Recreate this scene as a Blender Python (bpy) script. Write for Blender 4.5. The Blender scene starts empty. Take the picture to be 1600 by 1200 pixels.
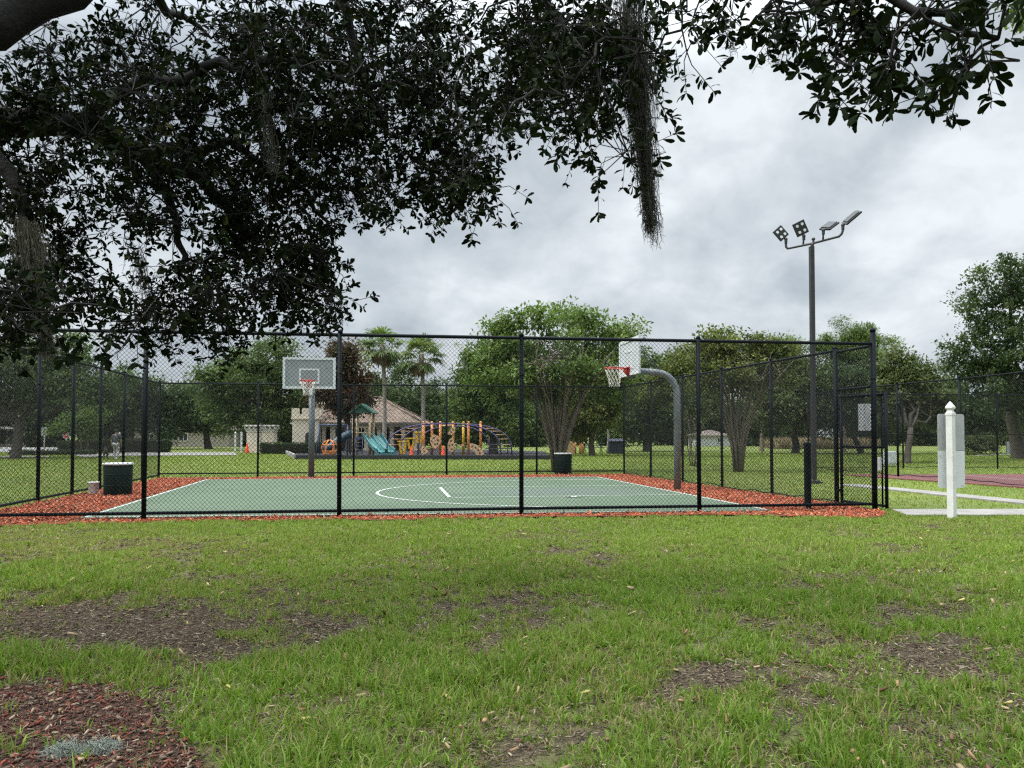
import bpy, math, random
import numpy as np
from mathutils import Vector, Matrix

random.seed(11)
RNG = np.random.default_rng(11)
PI = math.pi
SC = bpy.context.scene
COL = SC.collection

# ------------------------------------------------------------------ camera
CAM_H = 1.38
F = 1200.0
PITCH = math.atan(33.0 / 1200.0)
PPY = 647.0            # row of the optical axis (the photograph is cropped a little at the bottom)
cd = bpy.data.cameras.new("camera")
cam = bpy.data.objects.new("camera", cd)
COL.objects.link(cam)
cam.location = (0, 0, CAM_H)
cam.rotation_euler = (PI / 2 + PITCH, 0, 0)
cd.sensor_width = 36.0
cd.lens = 36.0 * F / 1600.0
cd.shift_y = (PPY - 600.0) / 1600.0
cd.clip_start = 0.05
cd.clip_end = 3000.0
SC.camera = cam
SP, CP = math.sin(PITCH), math.cos(PITCH)


def ray(px, py):
    a = (px - 800.0) / F
    b = (PPY - py) / F
    return Vector((a, CP - b * SP, SP + b * CP))


def at(px, py, Y):
    d = ray(px, py)
    t = Y / d.y
    return Vector((d.x * t, Y, CAM_H + d.z * t))


def G(px, py):
    d = ray(px, py)
    t = -CAM_H / d.z
    return Vector((d.x * t, d.y * t, 0.0))


def mpp(Y):
    return Y / F          # metres in one photo pixel at that distance


def proj_np(x, y, z):
    dy = y * CP + (z - CAM_H) * SP
    dz = -y * SP + (z - CAM_H) * CP
    return 800 + F * x / dy, PPY - F * dz / dy


# ------------------------------------------------------------------ noise (numpy)
def vnoise(x, y, seed=0):
    xi = np.floor(x).astype(np.int64)
    yi = np.floor(y).astype(np.int64)
    xf = x - xi
    yf = y - yi

    def h(a, b):
        n = (a * 374761393 + b * 668265263 + seed * 982451653) & 0xFFFFFFFF
        n = ((n ^ (n >> 13)) * 1274126177) & 0xFFFFFFFF
        n = n ^ (n >> 16)
        return (n & 0xFFFF) / 65535.0
    u = xf * xf * (3 - 2 * xf)
    v = yf * yf * (3 - 2 * yf)
    return (h(xi, yi) * (1 - u) + h(xi + 1, yi) * u) * (1 - v) + (h(xi, yi + 1) * (1 - u) + h(xi + 1, yi + 1) * u) * v


def fbm(x, y, seed=0, o=4):
    s = 0.0
    a = 0.5
    t = 0.0
    for k in range(o):
        s = s + a * vnoise(x * 2 ** k + 17.3 * k, y * 2 ** k + 9.1 * k, seed + k)
        t += a
        a *= 0.5
    return s / t


# ------------------------------------------------------------------ materials
def nodes_of(name):
    m = bpy.data.materials.new(name)
    m.use_nodes = True
    nt = m.node_tree
    nt.nodes.clear()
    out = nt.nodes.new("ShaderNodeOutputMaterial")
    return m, nt, out


def N(nt, t, **kw):
    n = nt.nodes.new(t)
    for k, v in kw.items():
        if k in n.inputs:
            n.inputs[k].default_value = v
        else:
            setattr(n, k, v)
    return n


def mixc(nt, fac, a, b, blend='MIX'):
    n = nt.nodes.new("ShaderNodeMix")
    n.data_type = 'RGBA'
    n.blend_type = blend
    for sock, val in ((n.inputs[0], fac), (n.inputs[6], a), (n.inputs[7], b)):
        if hasattr(val, 'is_output'):
            nt.links.new(val, sock)
        elif isinstance(val, (int, float)):
            sock.default_value = val
        else:
            sock.default_value = (*val, 1.0) if len(val) == 3 else val
    return n.outputs[2]


def ramp(nt, fac, stops):
    n = nt.nodes.new("ShaderNodeValToRGB")
    e = n.color_ramp.elements
    while len(e) < len(stops):
        e.new(0.5)
    for i, (p, c) in enumerate(stops):
        e[i].position = p
        e[i].color = (*c, 1.0) if len(c) == 3 else c
    nt.links.new(fac, n.inputs[0])
    return n.outputs[0]


def noise(nt, scale, detail=4.0, rough=0.55, dist=0.0, coord='Object', vec=None):
    n = N(nt, "ShaderNodeTexNoise", Scale=scale, Detail=detail, Roughness=rough, Distortion=dist)
    if vec is None:
        tc = nt.nodes.new("ShaderNodeTexCoord")
        vec = tc.outputs[coord]
    nt.links.new(vec, n.inputs['Vector'])
    return n.outputs[0]


def M(name, c1, c2=None, scale=6.0, rough=0.6, metal=0.0, bump=0.0, bscale=None, spec=0.4, lo=0.35, hi=0.65):
    m, nt, out = nodes_of(name)
    b = N(nt, "ShaderNodeBsdfPrincipled", Roughness=rough, Metallic=metal)
    b.inputs['Specular IOR Level'].default_value = spec
    if c2 is None:
        c2 = tuple(x * 0.8 for x in c1)
    f = noise(nt, scale, 6.0, 0.6)
    c = ramp(nt, f, [(lo, c1), (hi, c2)])
    nt.links.new(c, b.inputs['Base Color'])
    if bump:
        f2 = noise(nt, bscale or scale * 4, 5.0, 0.6)
        bp = N(nt, "ShaderNodeBump", Strength=bump, Distance=0.02)
        nt.links.new(f2, bp.inputs['Height'])
        nt.links.new(bp.outputs[0], b.inputs['Normal'])
    nt.links.new(b.outputs[0], out.inputs[0])
    return m


def MLEAF(name, trans=0.25, rough=0.55, spec=0.3, tint=(1.0, 1.15, 0.6)):
    """leaf / blade: colour from the mesh's own Col attribute (per-leaf pigment), some light through it"""
    m, nt, out = nodes_of(name)
    at_ = N(nt, "ShaderNodeAttribute", attribute_name="Col")
    b = N(nt, "ShaderNodeBsdfPrincipled", Roughness=rough)
    b.inputs['Specular IOR Level'].default_value = spec
    nt.links.new(at_.outputs['Color'], b.inputs['Base Color'])
    t = N(nt, "ShaderNodeBsdfTranslucent")
    nt.links.new(mixc(nt, 1.0, at_.outputs['Color'], tint, 'MULTIPLY'), t.inputs['Color'])
    mx = N(nt, "ShaderNodeMixShader")
    mx.inputs[0].default_value = trans
    nt.links.new(b.outputs[0], mx.inputs[1])
    nt.links.new(t.outputs[0], mx.inputs[2])
    nt.links.new(mx.outputs[0], out.inputs[0])
    return m


def MCOL(name, rough=0.8, spec=0.2):
    m, nt, out = nodes_of(name)
    at_ = N(nt, "ShaderNodeAttribute", attribute_name="Col")
    b = N(nt, "ShaderNodeBsdfPrincipled", Roughness=rough)
    b.inputs['Specular IOR Level'].default_value = spec
    nt.links.new(at_.outputs['Color'], b.inputs['Base Color'])
    nt.links.new(b.outputs[0], out.inputs[0])
    return m


mt = {}
mt['fence'] = M("black_vinyl", (0.004, 0.006, 0.009), (0.007, 0.010, 0.013), 3, 0.55, 0, 0.05, spec=0.09)
mt['mesh'] = M("black_mesh_wire", (0.005, 0.007, 0.008), (0.008, 0.011, 0.011), 2, 0.5, spec=0.15)
mt['galv'] = M("galvanised_steel", (0.215, 0.23, 0.24), (0.15, 0.165, 0.175), 9, 0.5, 0.35, 0.08)
mt['galv_dark'] = M("weathered_steel", (0.12, 0.14, 0.15), (0.09, 0.10, 0.11), 7, 0.5, 0.3, 0.08)
mt['bronze'] = M("bronze_paint", (0.034, 0.034, 0.036), (0.025, 0.025, 0.027), 4, 0.45)
mt['lamp_dark'] = M("dark_lamp_housing", (0.025, 0.03, 0.032), (0.018, 0.02, 0.022), 4, 0.5)
mt['lens'] = M("lamp_lens", (0.75, 0.78, 0.8), (0.65, 0.68, 0.7), 4, 0.2)
mt['white'] = M("white_vinyl", (0.60, 0.605, 0.59), (0.43, 0.425, 0.38), 3.5, 0.35, lo=0.45, hi=0.8)
mt['white_paint'] = M("white_paint", (0.58, 0.60, 0.60), (0.48, 0.50, 0.50), 14, 0.5)
mt['line_paint'] = M("court_line_paint", (0.46, 0.49, 0.45), (0.16, 0.205, 0.15), 7, 0.7, lo=0.5, hi=0.78)
mt['red_rim'] = M("red_rim_paint", (0.50, 0.045, 0.035), (0.38, 0.03, 0.025), 8, 0.4)
mt['net'] = M("net_cord", (0.72, 0.70, 0.64), (0.55, 0.53, 0.48), 20, 0.9)
mt['trash'] = M("dark_green_paint", (0.004, 0.012, 0.009), (0.003, 0.008, 0.0065), 5, 0.55, 0, 0.03, spec=.1)
mt['sign_back'] = M("bare_aluminium", (0.36, 0.375, 0.375), (0.31, 0.325, 0.325), 5, 0.5, 0.15)
mt['bark'] = M("oak_bark", (0.10, 0.085, 0.07), (0.055, 0.046, 0.04), 5, 0.9, 0, 0.9, 14)
mt['bark_pale'] = M("myrtle_bark", (0.19, 0.155, 0.12), (0.115, 0.092, 0.072), 5, 0.8, 0, 0.3, 10)
mt['bark_dark'] = M("near_black_bark", (0.011, 0.0095, 0.0085), (0.006, 0.0055, 0.005), 7, 0.9, 0, 0.8, 22)  # near-black bark colour for the near oak's limbs and twigs
mt['palm_bark'] = M("palm_bark", (0.30, 0.27, 0.23), (0.2, 0.18, 0.155), 4, 0.9, 0, 0.6, 9)
mt['pine_bark'] = M("pine_bark", (0.22, 0.17, 0.13), (0.13, 0.10, 0.08), 4, 0.9, 0, 0.6, 9)
mt['leaf'] = MLEAF("tree_leaf", 0.36, 0.6, 0.25)
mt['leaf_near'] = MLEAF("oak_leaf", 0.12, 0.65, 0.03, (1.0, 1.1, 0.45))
mt['moss'] = MCOL("moss_strand", 0.95, 0.05)
mt['blade'] = MLEAF("grass_blade", 0.42, 0.5, 0.15, (1.0, 1.1, 0.5))
mt['chip'] = MCOL("wood_chip", 0.85, 0.15)
mt['stucco'] = M("cream_stucco", (0.66, 0.58, 0.47), (0.58, 0.51, 0.41), 3, 0.9, 0, 0.3, 30)
mt['stucco_pink'] = M("pinkish_stucco", (0.48, 0.38, 0.33), (0.42, 0.33, 0.28), 3, 0.9, 0, 0.3, 30)
mt['trim'] = M("pale_trim", (0.66, 0.63, 0.57), (0.58, 0.55, 0.5), 4, 0.8)
mt['glass'] = M("dark_window_glass", (0.02, 0.025, 0.03), (0.03, 0.035, 0.04), 2, 0.1)
mt['concrete'] = M("pale_concrete", (0.255, 0.242, 0.222), (0.185, 0.175, 0.16), 2.2, 0.9, 0, 0.25, 40)
mt['road'] = M("road_asphalt", (0.24, 0.235, 0.23), (0.2, 0.195, 0.19), 1.5, 0.9, 0, 0.2, 40)
mt['rubber'] = M("playground_mulch", (0.035, 0.032, 0.038), (0.02, 0.019, 0.023), 3, 0.95, 0, 0.6, 20)
mt['edging'] = M("black_edging", (0.016, 0.017, 0.018), (0.022, 0.023, 0.024), 3, 0.6)
mt['grey_edging'] = M("grey_edging", (0.30, 0.30, 0.29), (0.24, 0.24, 0.23), 3, 0.7)
mt['orange'] = M("orange_plastic", (0.62, 0.24, 0.075), (0.55, 0.20, 0.06), 5, 0.45)
mt['tan_plastic'] = M("tan_plastic", (0.62, 0.40, 0.22), (0.54, 0.34, 0.19), 5, 0.5)
mt['yellow'] = M("yellow_plastic", (0.62, 0.38, 0.035), (0.52, 0.31, 0.03), 5, 0.4)
mt['purple'] = M("purple_paint", (0.085, 0.065, 0.16), (0.065, 0.05, 0.13), 5, 0.4)
mt['teal'] = M("teal_plastic", (0.07, 0.22, 0.22), (0.055, 0.18, 0.18), 5, 0.4)
mt['blue'] = M("blue_paint", (0.06, 0.09, 0.15), (0.05, 0.07, 0.12), 5, 0.45)
mt['green_roof'] = M("green_roof_plastic", (0.02, 0.10, 0.065), (0.015, 0.08, 0.05), 5, 0.5)
mt['tan_post'] = M("tan_post_paint", (0.42, 0.33, 0.20), (0.35, 0.27, 0.165), 5, 0.5)
mt['cone'] = M("cone_orange", (0.75, 0.085, 0.022), (0.65, 0.07, 0.02), 5, 0.5)
mt['navy'] = M("navy_plastic", (0.025, 0.03, 0.05), (0.02, 0.024, 0.04), 3, 0.5)
mt['box_white'] = M("pale_cabinet", (0.55, 0.58, 0.6), (0.48, 0.51, 0.53), 3, 0.5)
mt['skin'] = M("skin", (0.45, 0.25, 0.17), (0.40, 0.22, 0.15), 12, 0.55)
mt['shirt'] = M("slate_shirt", (0.075, 0.085, 0.10), (0.06, 0.07, 0.08), 12, 0.9)
mt['trousers'] = M("pale_grey_trousers", (0.42, 0.41, 0.43), (0.34, 0.33, 0.35), 12, 0.9)
mt['shoe'] = M("white_shoe", (0.7, 0.7, 0.68), (0.6, 0.6, 0.58), 12, 0.7)
mt['hair'] = M("dark_hair", (0.02, 0.016, 0.013), (0.03, 0.022, 0.016), 30, 0.7)
mt['dog'] = M("brown_dog_fur", (0.05, 0.035, 0.022), (0.02, 0.016, 0.013), 5, 0.9)
mt['stop_red'] = M("sign_red", (0.5, 0.02, 0.03), (0.42, 0.018, 0.025), 5, 0.4)
mt['vinyl_grey'] = M("grey_vinyl", (0.36, 0.40, 0.40), (0.31, 0.35, 0.35), 2, 0.5)
mt['shingle'] = M("grey_brown_shingle", (0.20, 0.16, 0.14), (0.14, 0.115, 0.10), 6, 0.9, 0, 0.5, 20)
mt['reed'] = MLEAF("dry_reed", 0.2, 0.8, 0.1, (1, 1, 1))


def tile_roof():
    m, nt, out = nodes_of("clay_roof_tile")
    b = N(nt, "ShaderNodeBsdfPrincipled", Roughness=0.85)
    tc = nt.nodes.new("ShaderNodeTexCoord")
    br = N(nt, "ShaderNodeTexBrick", Scale=1.0)
    br.inputs['Mortar Size'].default_value = 0.035
    br.inputs['Brick Width'].default_value = 0.34
    br.inputs['Row Height'].default_value = 0.13
    br.inputs['Color1'].default_value = (0.27, 0.175, 0.115, 1)
    br.inputs['Color2'].default_value = (0.12, 0.085, 0.06, 1)
    br.inputs['Mortar'].default_value = (0.07, 0.05, 0.04, 1)
    mp = N(nt, "ShaderNodeMapping")
    mp.inputs['Rotation'].default_value = (PI / 2, 0, 0)
    nt.links.new(tc.outputs['Object'], mp.inputs[0])
    nt.links.new(mp.outputs[0], br.inputs['Vector'])
    f = noise(nt, 1.1, 5)
    c = mixc(nt, ramp(nt, f, [(0.4, (0, 0, 0)), (0.7, (0.6, 0.6, 0.6))]), br.outputs['Color'], (0.23, 0.17, 0.125))
    nt.links.new(c, b.inputs['Base Color'])
    bp = N(nt, "ShaderNodeBump", Strength=0.6, Distance=0.03)
    nt.links.new(br.outputs['Fac'], bp.inputs['Height'])
    bp.invert = True
    nt.links.new(bp.outputs[0], b.inputs['Normal'])
    nt.links.new(b.outputs[0], out.inputs[0])
    return m


mt['tiles'] = tile_roof()


# ------------------------------------------------------------------ mesh helpers
def mesh_np(name, V, faces, col=None, smooth=False):
    me = bpy.data.meshes.new(name)
    V = np.asarray(V, dtype=np.float32)
    me.vertices.add(len(V))
    me.vertices.foreach_set("co", V.ravel())
    loops = np.concatenate([f.ravel() for f in faces]).astype(np.int32)
    tot = np.concatenate([np.full(len(f), f.shape[1], dtype=np.int32) for f in faces])
    st = np.concatenate([[0], np.cumsum(tot)[:-1]]).astype(np.int32)
    me.loops.add(len(loops))
    me.loops.foreach_set("vertex_index", loops)
    me.polygons.add(len(tot))
    me.polygons.foreach_set("loop_start", st)
    me.polygons.foreach_set("loop_total", tot)
    if smooth:
        me.polygons.foreach_set("use_smooth", np.ones(len(tot), dtype=bool))
    me.update(calc_edges=True)
    if col is not None:
        a = me.color_attributes.new("Col", 'FLOAT_COLOR', 'POINT')
        c = np.ones((len(V), 4), dtype=np.float32)
        c[:, :3] = col
        a.data.foreach_set("color", c.ravel())
    return me


ORG = {}


def put(name, me, mat, parent=None, loc=(0, 0, 0)):
    o = bpy.data.objects.new(name, me)
    COL.objects.link(o)
    mats = mat if isinstance(mat, (list, tuple)) else [mat]
    for m in mats:
        if m is not None and len(me.materials) < len(mats):
            me.materials.append(m)
    if parent is not None:
        o.parent = parent
        ORG[o.name] = ORG.get(parent.name, Vector((0, 0, 0)))
    else:
        o.location = loc
        ORG[o.name] = Vector(loc)
    return o


def tag(o, label=None, cat=None, group=None, kind=None):
    if label:
        o['label'] = label
    if cat:
        o['category'] = cat
    if group:
        o['group'] = group
    if kind:
        o['kind'] = kind
    return o


def thing(name, label, cat, loc, group=None, rz=0.0):
    o = bpy.data.objects.new(name, None)
    COL.objects.link(o)
    o.empty_display_size = 0.2
    o.location = loc
    o.rotation_euler = (0, 0, rz)
    ORG[o.name] = Vector(loc)
    return tag(o, label, cat, group)


def copy_tree(o, parent=None):
    c = o.copy()
    COL.objects.link(c)
    if parent is not None:
        c.parent = parent
    for ch in list(o.children):
        copy_tree(ch, c)
    return c


class MB:
    def __init__(self):
        self.v = []
        self.f = []
        self.mi = []
        self.m = 0

    def _add(self, vs, fs):
        b = len(self.v)
        self.v.extend([tuple(p) for p in vs])
        for f in fs:
            self.f.append([b + i for i in f])
            self.mi.append(self.m)

    def box(self, c, s, rz=0.0, mtx=None):
        hx, hy, hz = s[0] / 2, s[1] / 2, s[2] / 2
        R = mtx if mtx is not None else Matrix.Rotation(rz, 3, 'Z')
        c = Vector(c)
        vs = [c + R @ Vector((x, y, z)) for z in (-hz, hz) for (x, y) in ((-hx, -hy), (hx, -hy), (hx, hy), (-hx, hy))]
        self._add(vs, [(3, 2, 1, 0), (4, 5, 6, 7), (0, 1, 5, 4), (1, 2, 6, 5), (2, 3, 7, 6), (3, 0, 4, 7)])
        return self

    def tube(self, pts, rad, n=8, cap=True):
        pts = [Vector(p) for p in pts]
        if not isinstance(rad, (list, tuple)):
            rad = [rad] * len(pts)
        vs = []
        prev = None
        for i, p in enumerate(pts):
            if i == 0:
                t = pts[1] - p
            elif i == len(pts) - 1:
                t = p - pts[i - 1]
            else:
                t = (pts[i + 1] - p).normalized() + (p - pts[i - 1]).normalized()
            if t.length < 1e-9:
                t = Vector((0, 0, 1))
            t.normalize()
            if prev is None:
                a = Vector((0, 0, 1)) if abs(t.z) < 0.9 else Vector((1, 0, 0))
                x = t.cross(a).normalized()
            else:
                x = prev - t * prev.dot(t)
                if x.length < 1e-6:
                    x = t.orthogonal()
                x.normalize()
            prev = x
            y = t.cross(x)
            for k in range(n):
                an = 2 * PI * k / n
                vs.append(p + (x * math.cos(an) + y * math.sin(an)) * rad[i])
        fs = []
        for i in range(len(pts) - 1):
            for k in range(n):
                fs.append((i * n + k, i * n + (k + 1) % n, (i + 1) * n + (k + 1) % n, (i + 1) * n + k))
        if cap:
            fs.append(tuple(reversed(range(n))))
            fs.append(tuple((len(pts) - 1) * n + k for k in range(n)))
        self._add(vs, fs)
        return self

    def bar(self, p, q, r, n=8):
        return self.tube([p, q], r, n)

    def lathe(self, prof, c, n=16):
        c = Vector(c)
        vs = []
        for (r, z) in prof:
            for k in range(n):
                a = 2 * PI * k / n
                vs.append(c + Vector((r * math.cos(a), r * math.sin(a), z)))
        fs = []
        for i in range(len(prof) - 1):
            for k in range(n):
                fs.append((i * n + k, i * n + (k + 1) % n, (i + 1) * n + (k + 1) % n, (i + 1) * n + k))
        fs.append(tuple(reversed(range(n))))
        fs.append(tuple((len(prof) - 1) * n + k for k in range(n)))
        self._add(vs, fs)
        return self

    def prism(self, poly, off):
        off = Vector(off)
        n = len(poly)
        p = [Vector(q) for q in poly]
        vs = p + [q + off for q in p]
        fs = [tuple(reversed(range(n))), tuple(range(n, 2 * n))]
        for k in range(n):
            fs.append((k, (k + 1) % n, n + (k + 1) % n, n + k))
        self._add(vs, fs)
        return self

    def poly(self, pts):
        self._add(pts, [tuple(range(len(pts)))])
        return self

    def sphere(self, c, r, nu=12, nv=8):
        c = Vector(c)
        r = Vector(r) if hasattr(r, '__len__') else Vector((r, r, r))
        vs = [c + Vector((0, 0, -r.z))]
        for j in range(1, nv):
            th = -PI / 2 + PI * j / nv
            for k in range(nu):
                a = 2 * PI * k / nu
                vs.append(c + Vector((r.x * math.cos(th) * math.cos(a), r.y * math.cos(th) * math.sin(a), r.z * math.sin(th))))
        vs.append(c + Vector((0, 0, r.z)))
        fs = []
        for k in range(nu):
            fs.append((0, 1 + (k + 1) % nu, 1 + k))
        for j in range(nv - 2):
            for k in range(nu):
                a = 1 + j * nu
                fs.append((a + k, a + (k + 1) % nu, a + nu + (k + 1) % nu, a + nu + k))
        a = 1 + (nv - 2) * nu
        for k in range(nu):
            fs.append((a + k, a + (k + 1) % nu, len(vs) - 1))
        self._add(vs, fs)
        return self

    def build(self, name, mat, parent=None, loc=(0, 0, 0), smooth=False, bevel=0.0):
        org = ORG.get(parent.name, Vector((0, 0, 0))) if parent is not None else Vector(loc)
        me = bpy.data.meshes.new(name)
        me.from_pydata([(x - org.x, y - org.y, z - org.z) for (x, y, z) in self.v], [], self.f)
        me.polygons.foreach_set("material_index", self.mi)
        if smooth:
            me.polygons.foreach_set("use_smooth", [len(f) == 4 or len(f) == 3 for f in self.f])
        me.update()
        o = put(name, me, mat, parent, loc)
        if bevel:
            md = o.modifiers.new("bevel", 'BEVEL')
            md.width = bevel
            md.segments = 2
            md.limit_method = 'ANGLE'
        return o


# ------------------------------------------------------------------ person and dog (skinned, made first while the scene is small)
def skinned(name, pts, edges, rad, mat, parent, sub=2, root=0):
    org = ORG[parent.name]
    me = bpy.data.meshes.new(name + "_src")
    me.from_pydata([tuple(Vector(p)) for p in pts], edges, [])
    o = bpy.data.objects.new(name + "_src", me)
    COL.objects.link(o)
    sk = o.modifiers.new("skin", 'SKIN')
    sk.use_smooth_shade = True
    for i, r in enumerate(rad):
        rr = r if hasattr(r, '__len__') else (r, r)
        me.skin_vertices[0].data[i].radius = rr
        me.skin_vertices[0].data[i].use_root = (i == root)
    ss = o.modifiers.new("sub", 'SUBSURF')
    ss.levels = sub
    ss.render_levels = sub
    dg = bpy.context.evaluated_depsgraph_get()
    dg.update()
    me2 = bpy.data.meshes.new_from_object(o.evaluated_get(dg))
    me2.name = name
    me2.materials.clear()
    bpy.data.objects.remove(o)
    for p in me2.polygons:
        p.use_smooth = True
    return put(name, me2, mat, parent)


def make_person():
    g = G(181, 718)
    r = thing("person", "person seen from behind in slate grey shirt and pale trousers walking a dog", "person", g, rz=0.15)
    # local coordinates, facing +y (away), walking
    P = dict(pel=(0, 0, .93), wai=(0, .01, 1.06), che=(0, .02, 1.27), nec=(0, .025, 1.43), hd1=(0, .04, 1.53), hd2=(0, .05, 1.63),
             ls=(-.17, .02, 1.37), le=(-.245, -.02, 1.10), lw=(-.25, .06, .86), lh=(-.25, .09, .76),
             rs=(.17, .02, 1.37), re=(.235, .06, 1.10), rw=(.22, .16, .88), rh=(.215, .20, .79),
             lhp=(-.09, 0, .88), lk=(-.10, .16, .50), la=(-.10, .10, .09), lt=(-.11, .27, .04),
             rhp=(.09, 0, .88), rk=(.10, .03, .48), ra=(.10, -.20, .12), rt=(.11, -.08, .03))
    keys = list(P)
    ix = {k: i for i, k in enumerate(keys)}
    E = [('pel', 'wai'), ('wai', 'che'), ('che', 'nec'), ('nec', 'hd1'), ('hd1', 'hd2'), ('che', 'ls'), ('ls', 'le'), ('le', 'lw'), ('lw', 'lh'),
         ('che', 'rs'), ('rs', 're'), ('re', 'rw'), ('rw', 'rh'), ('pel', 'lhp'), ('lhp', 'lk'), ('lk', 'la'), ('la', 'lt'),
         ('pel', 'rhp'), ('rhp', 'rk'), ('rk', 'ra'), ('ra', 'rt')]
    R = dict(pel=(.15, .11), wai=(.135, .10), che=(.16, .11), nec=.055, hd1=.085, hd2=.08, ls=.06, le=.042, lw=.03, lh=.035, rs=.06, re=.042, rw=.03, rh=.035,
             lhp=.09, lk=.058, la=.04, lt=.032, rhp=.09, rk=.058, ra=.04, rt=.032)
    skinned("body", [P[k] for k in keys], [(ix[a], ix[b]) for a, b in E], [R[k] for k in keys], mt['skin'], r)
    ks = ['pel', 'wai', 'che', 'ls', 'lm', 'rs', 'rm', 'nk']
    PS = dict(P, lm=(-.225, -.005, 1.18), rm=(.22, .04, 1.18), nk=(0, .025, 1.40), pel=(0, 0, .90))
    RS = dict(pel=(.185, .14), wai=(.175, .135), che=(.195, .145), ls=.082, lm=.075, rs=.082, rm=.075, nk=.085)
    i2 = {k: i for i, k in enumerate(ks)}
    skinned("shirt", [PS[k] for k in ks], [(i2[a], i2[b]) for a, b in [('pel', 'wai'), ('wai', 'che'), ('che', 'ls'), ('ls', 'lm'), ('che', 'rs'), ('rs', 'rm'), ('che', 'nk')]],
            [RS[k] for k in ks], mt['shirt'], r)
    kt = ['pel', 'lhp', 'lk', 'la', 'rhp', 'rk', 'ra']
    PT = dict(P, pel=(0, 0, .95))
    RT = dict(pel=(.17, .125), lhp=.115, lk=.085, la=.072, rhp=.115, rk=.085, ra=.072)
    i3 = {k: i for i, k in enumerate(kt)}
    skinned("trousers", [PT[k] for k in kt], [(i3[a], i3[b]) for a, b in [('pel', 'lhp'), ('lhp', 'lk'), ('lk', 'la'), ('pel', 'rhp'), ('rhp', 'rk'), ('rk', 'ra')]],
            [RT[k] for k in kt], mt['trousers'], r)
    for s, a, t in (('l', 'la', 'lt'), ('r', 'ra', 'rt')):
        pa, pt = Vector(P[a]), Vector(P[t])
        h = MB()
        h.sphere((pa + pt) / 2 + g + Vector((0, 0, .0)), (.055, .15, .05), 10, 6)
        h.build("shoe", mt['shoe'], r, smooth=True)
    h = MB()
    h.sphere(Vector((0, .03, 1.615)) + g, (.098, .108, .105), 12, 8)
    h.build("hair", mt['hair'], r, smooth=True)
    # dog
    gd = G(165, 717.5)
    d = thing("dog", "brown dog on the far path at the left of the person in the slate shirt", "dog", gd, rz=0.5)
    pts = [(0, -.28, .46), (0, -.05, .45), (0, .2, .47), (0, .33, .56), (0, .42, .64), (0, .55, .61),
           (-.08, -.30, .36), (-.09, -.24, .24), (-.09, -.33, .14), (-.09, -.31, .02), (.08, -.30, .36), (.09, -.20, .24), (.09, -.27, .14), (.09, -.25, .02),
           (-.08, .22, .34), (-.08, .22, .17), (-.08, .24, .02), (.08, .22, .34), (.08, .26, .17), (.08, .28, .02),
           (0, -.40, .50), (0, -.56, .58), (-.05, .41, .73), (.05, .41, .73)]
    ed = [(0, 1), (1, 2), (2, 3), (3, 4), (4, 5), (0, 6), (6, 7), (7, 8), (8, 9), (0, 10), (10, 11), (11, 12), (12, 13), (2, 14), (14, 15), (15, 16), (2, 17), (17, 18), (18, 19),
          (0, 20), (20, 21), (4, 22), (4, 23)]
    rd = [.11, .10, .135, .085, .085, .04, .075, .05, .03, .03, .075, .05, .03, .03, .06, .035, .03, .06, .035, .03, .03, .015, .02, .02]
    skinned("body", pts, ed, rd, mt['dog'], d)


make_person()

# ------------------------------------------------------------------ layout of the court
FL, FR = Vector((-8.9, 11.95, 0)), Vector((6.6, 14.01, 0))
BL, BR = Vector((-11.3, 24.6, 0)), Vector((3.88, 26.6, 0))
GP = Vector((6.4, 15.17, 0))
CFL, CFR, CBR, CBL = G(123, 813.5), G(1210, 801.5), G(935, 747), G(320, 751.5)
UDIR = Vector((math.cos(math.radians(9)), math.sin(math.radians(9)), 0))
VDIR = Vector((-UDIR.y, UDIR.x, 0))
FH = 3.05


def inside_poly(x, y, poly):
    r = np.zeros(x.shape, dtype=bool)
    n = len(poly)
    for i in range(n):
        x1, y1 = poly[i][0], poly[i][1]
        x2, y2 = poly[(i + 1) % n][0], poly[(i + 1) % n][1]
        c = ((y1 > y) != (y2 > y)) & (x < (x2 - x1) * (y - y1) / (y2 - y1 + 1e-12) + x1)
        r ^= c
    return r


# mulch bed outline (in front it runs a little out under the fence)
MULCH = [G(-150, 828), G(0, 823), G(110, 821), G(228, 818.5), G(330, 815.5), G(430, 816), G(532, 813.5), G(640, 814), G(720, 812), G(815, 809.5), G(960, 808.5), G(1093, 806),
         G(1180, 807), G(1262, 809), G(1330, 811.5), G(1378, 809), G(1386, 803), GP + Vector((0.12, -0.1, 0)), Vector((5.1, 21.1, 0)), BR + Vector((0.1, 0.1, 0)),
         BL + Vector((0.2, -0.35, 0)), Vector((-10.15, 18.6, 0)), Vector((-9.1, 13.2, 0))]
MULCH2 = [(p.x, p.y) for p in MULCH]
COURT2 = [(p.x, p.y) for p in (CFL, CFR, CBR, CBL)]
# mulch ring under the near oak, bottom left of the picture
NEARM = [(0, 1078), (90, 1066), (180, 1078), (245, 1100), (262, 1128), (285, 1150), (300, 1180), (330, 1205), (370, 1260), (420, 1400)]
NEARM2 = [(G(px, py).x, G(px, py).y) for px, py in NEARM] + [(-1.3, 0.3), (-4.5, 0.3), (-5.2, 3.6), (G(-200, 1075).x, G(-200, 1075).y)]
PATH1 = [(6.72, 13.12), (15.5, 13.0), (15.5, 14.2), (6.95, 14.15)]


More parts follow.
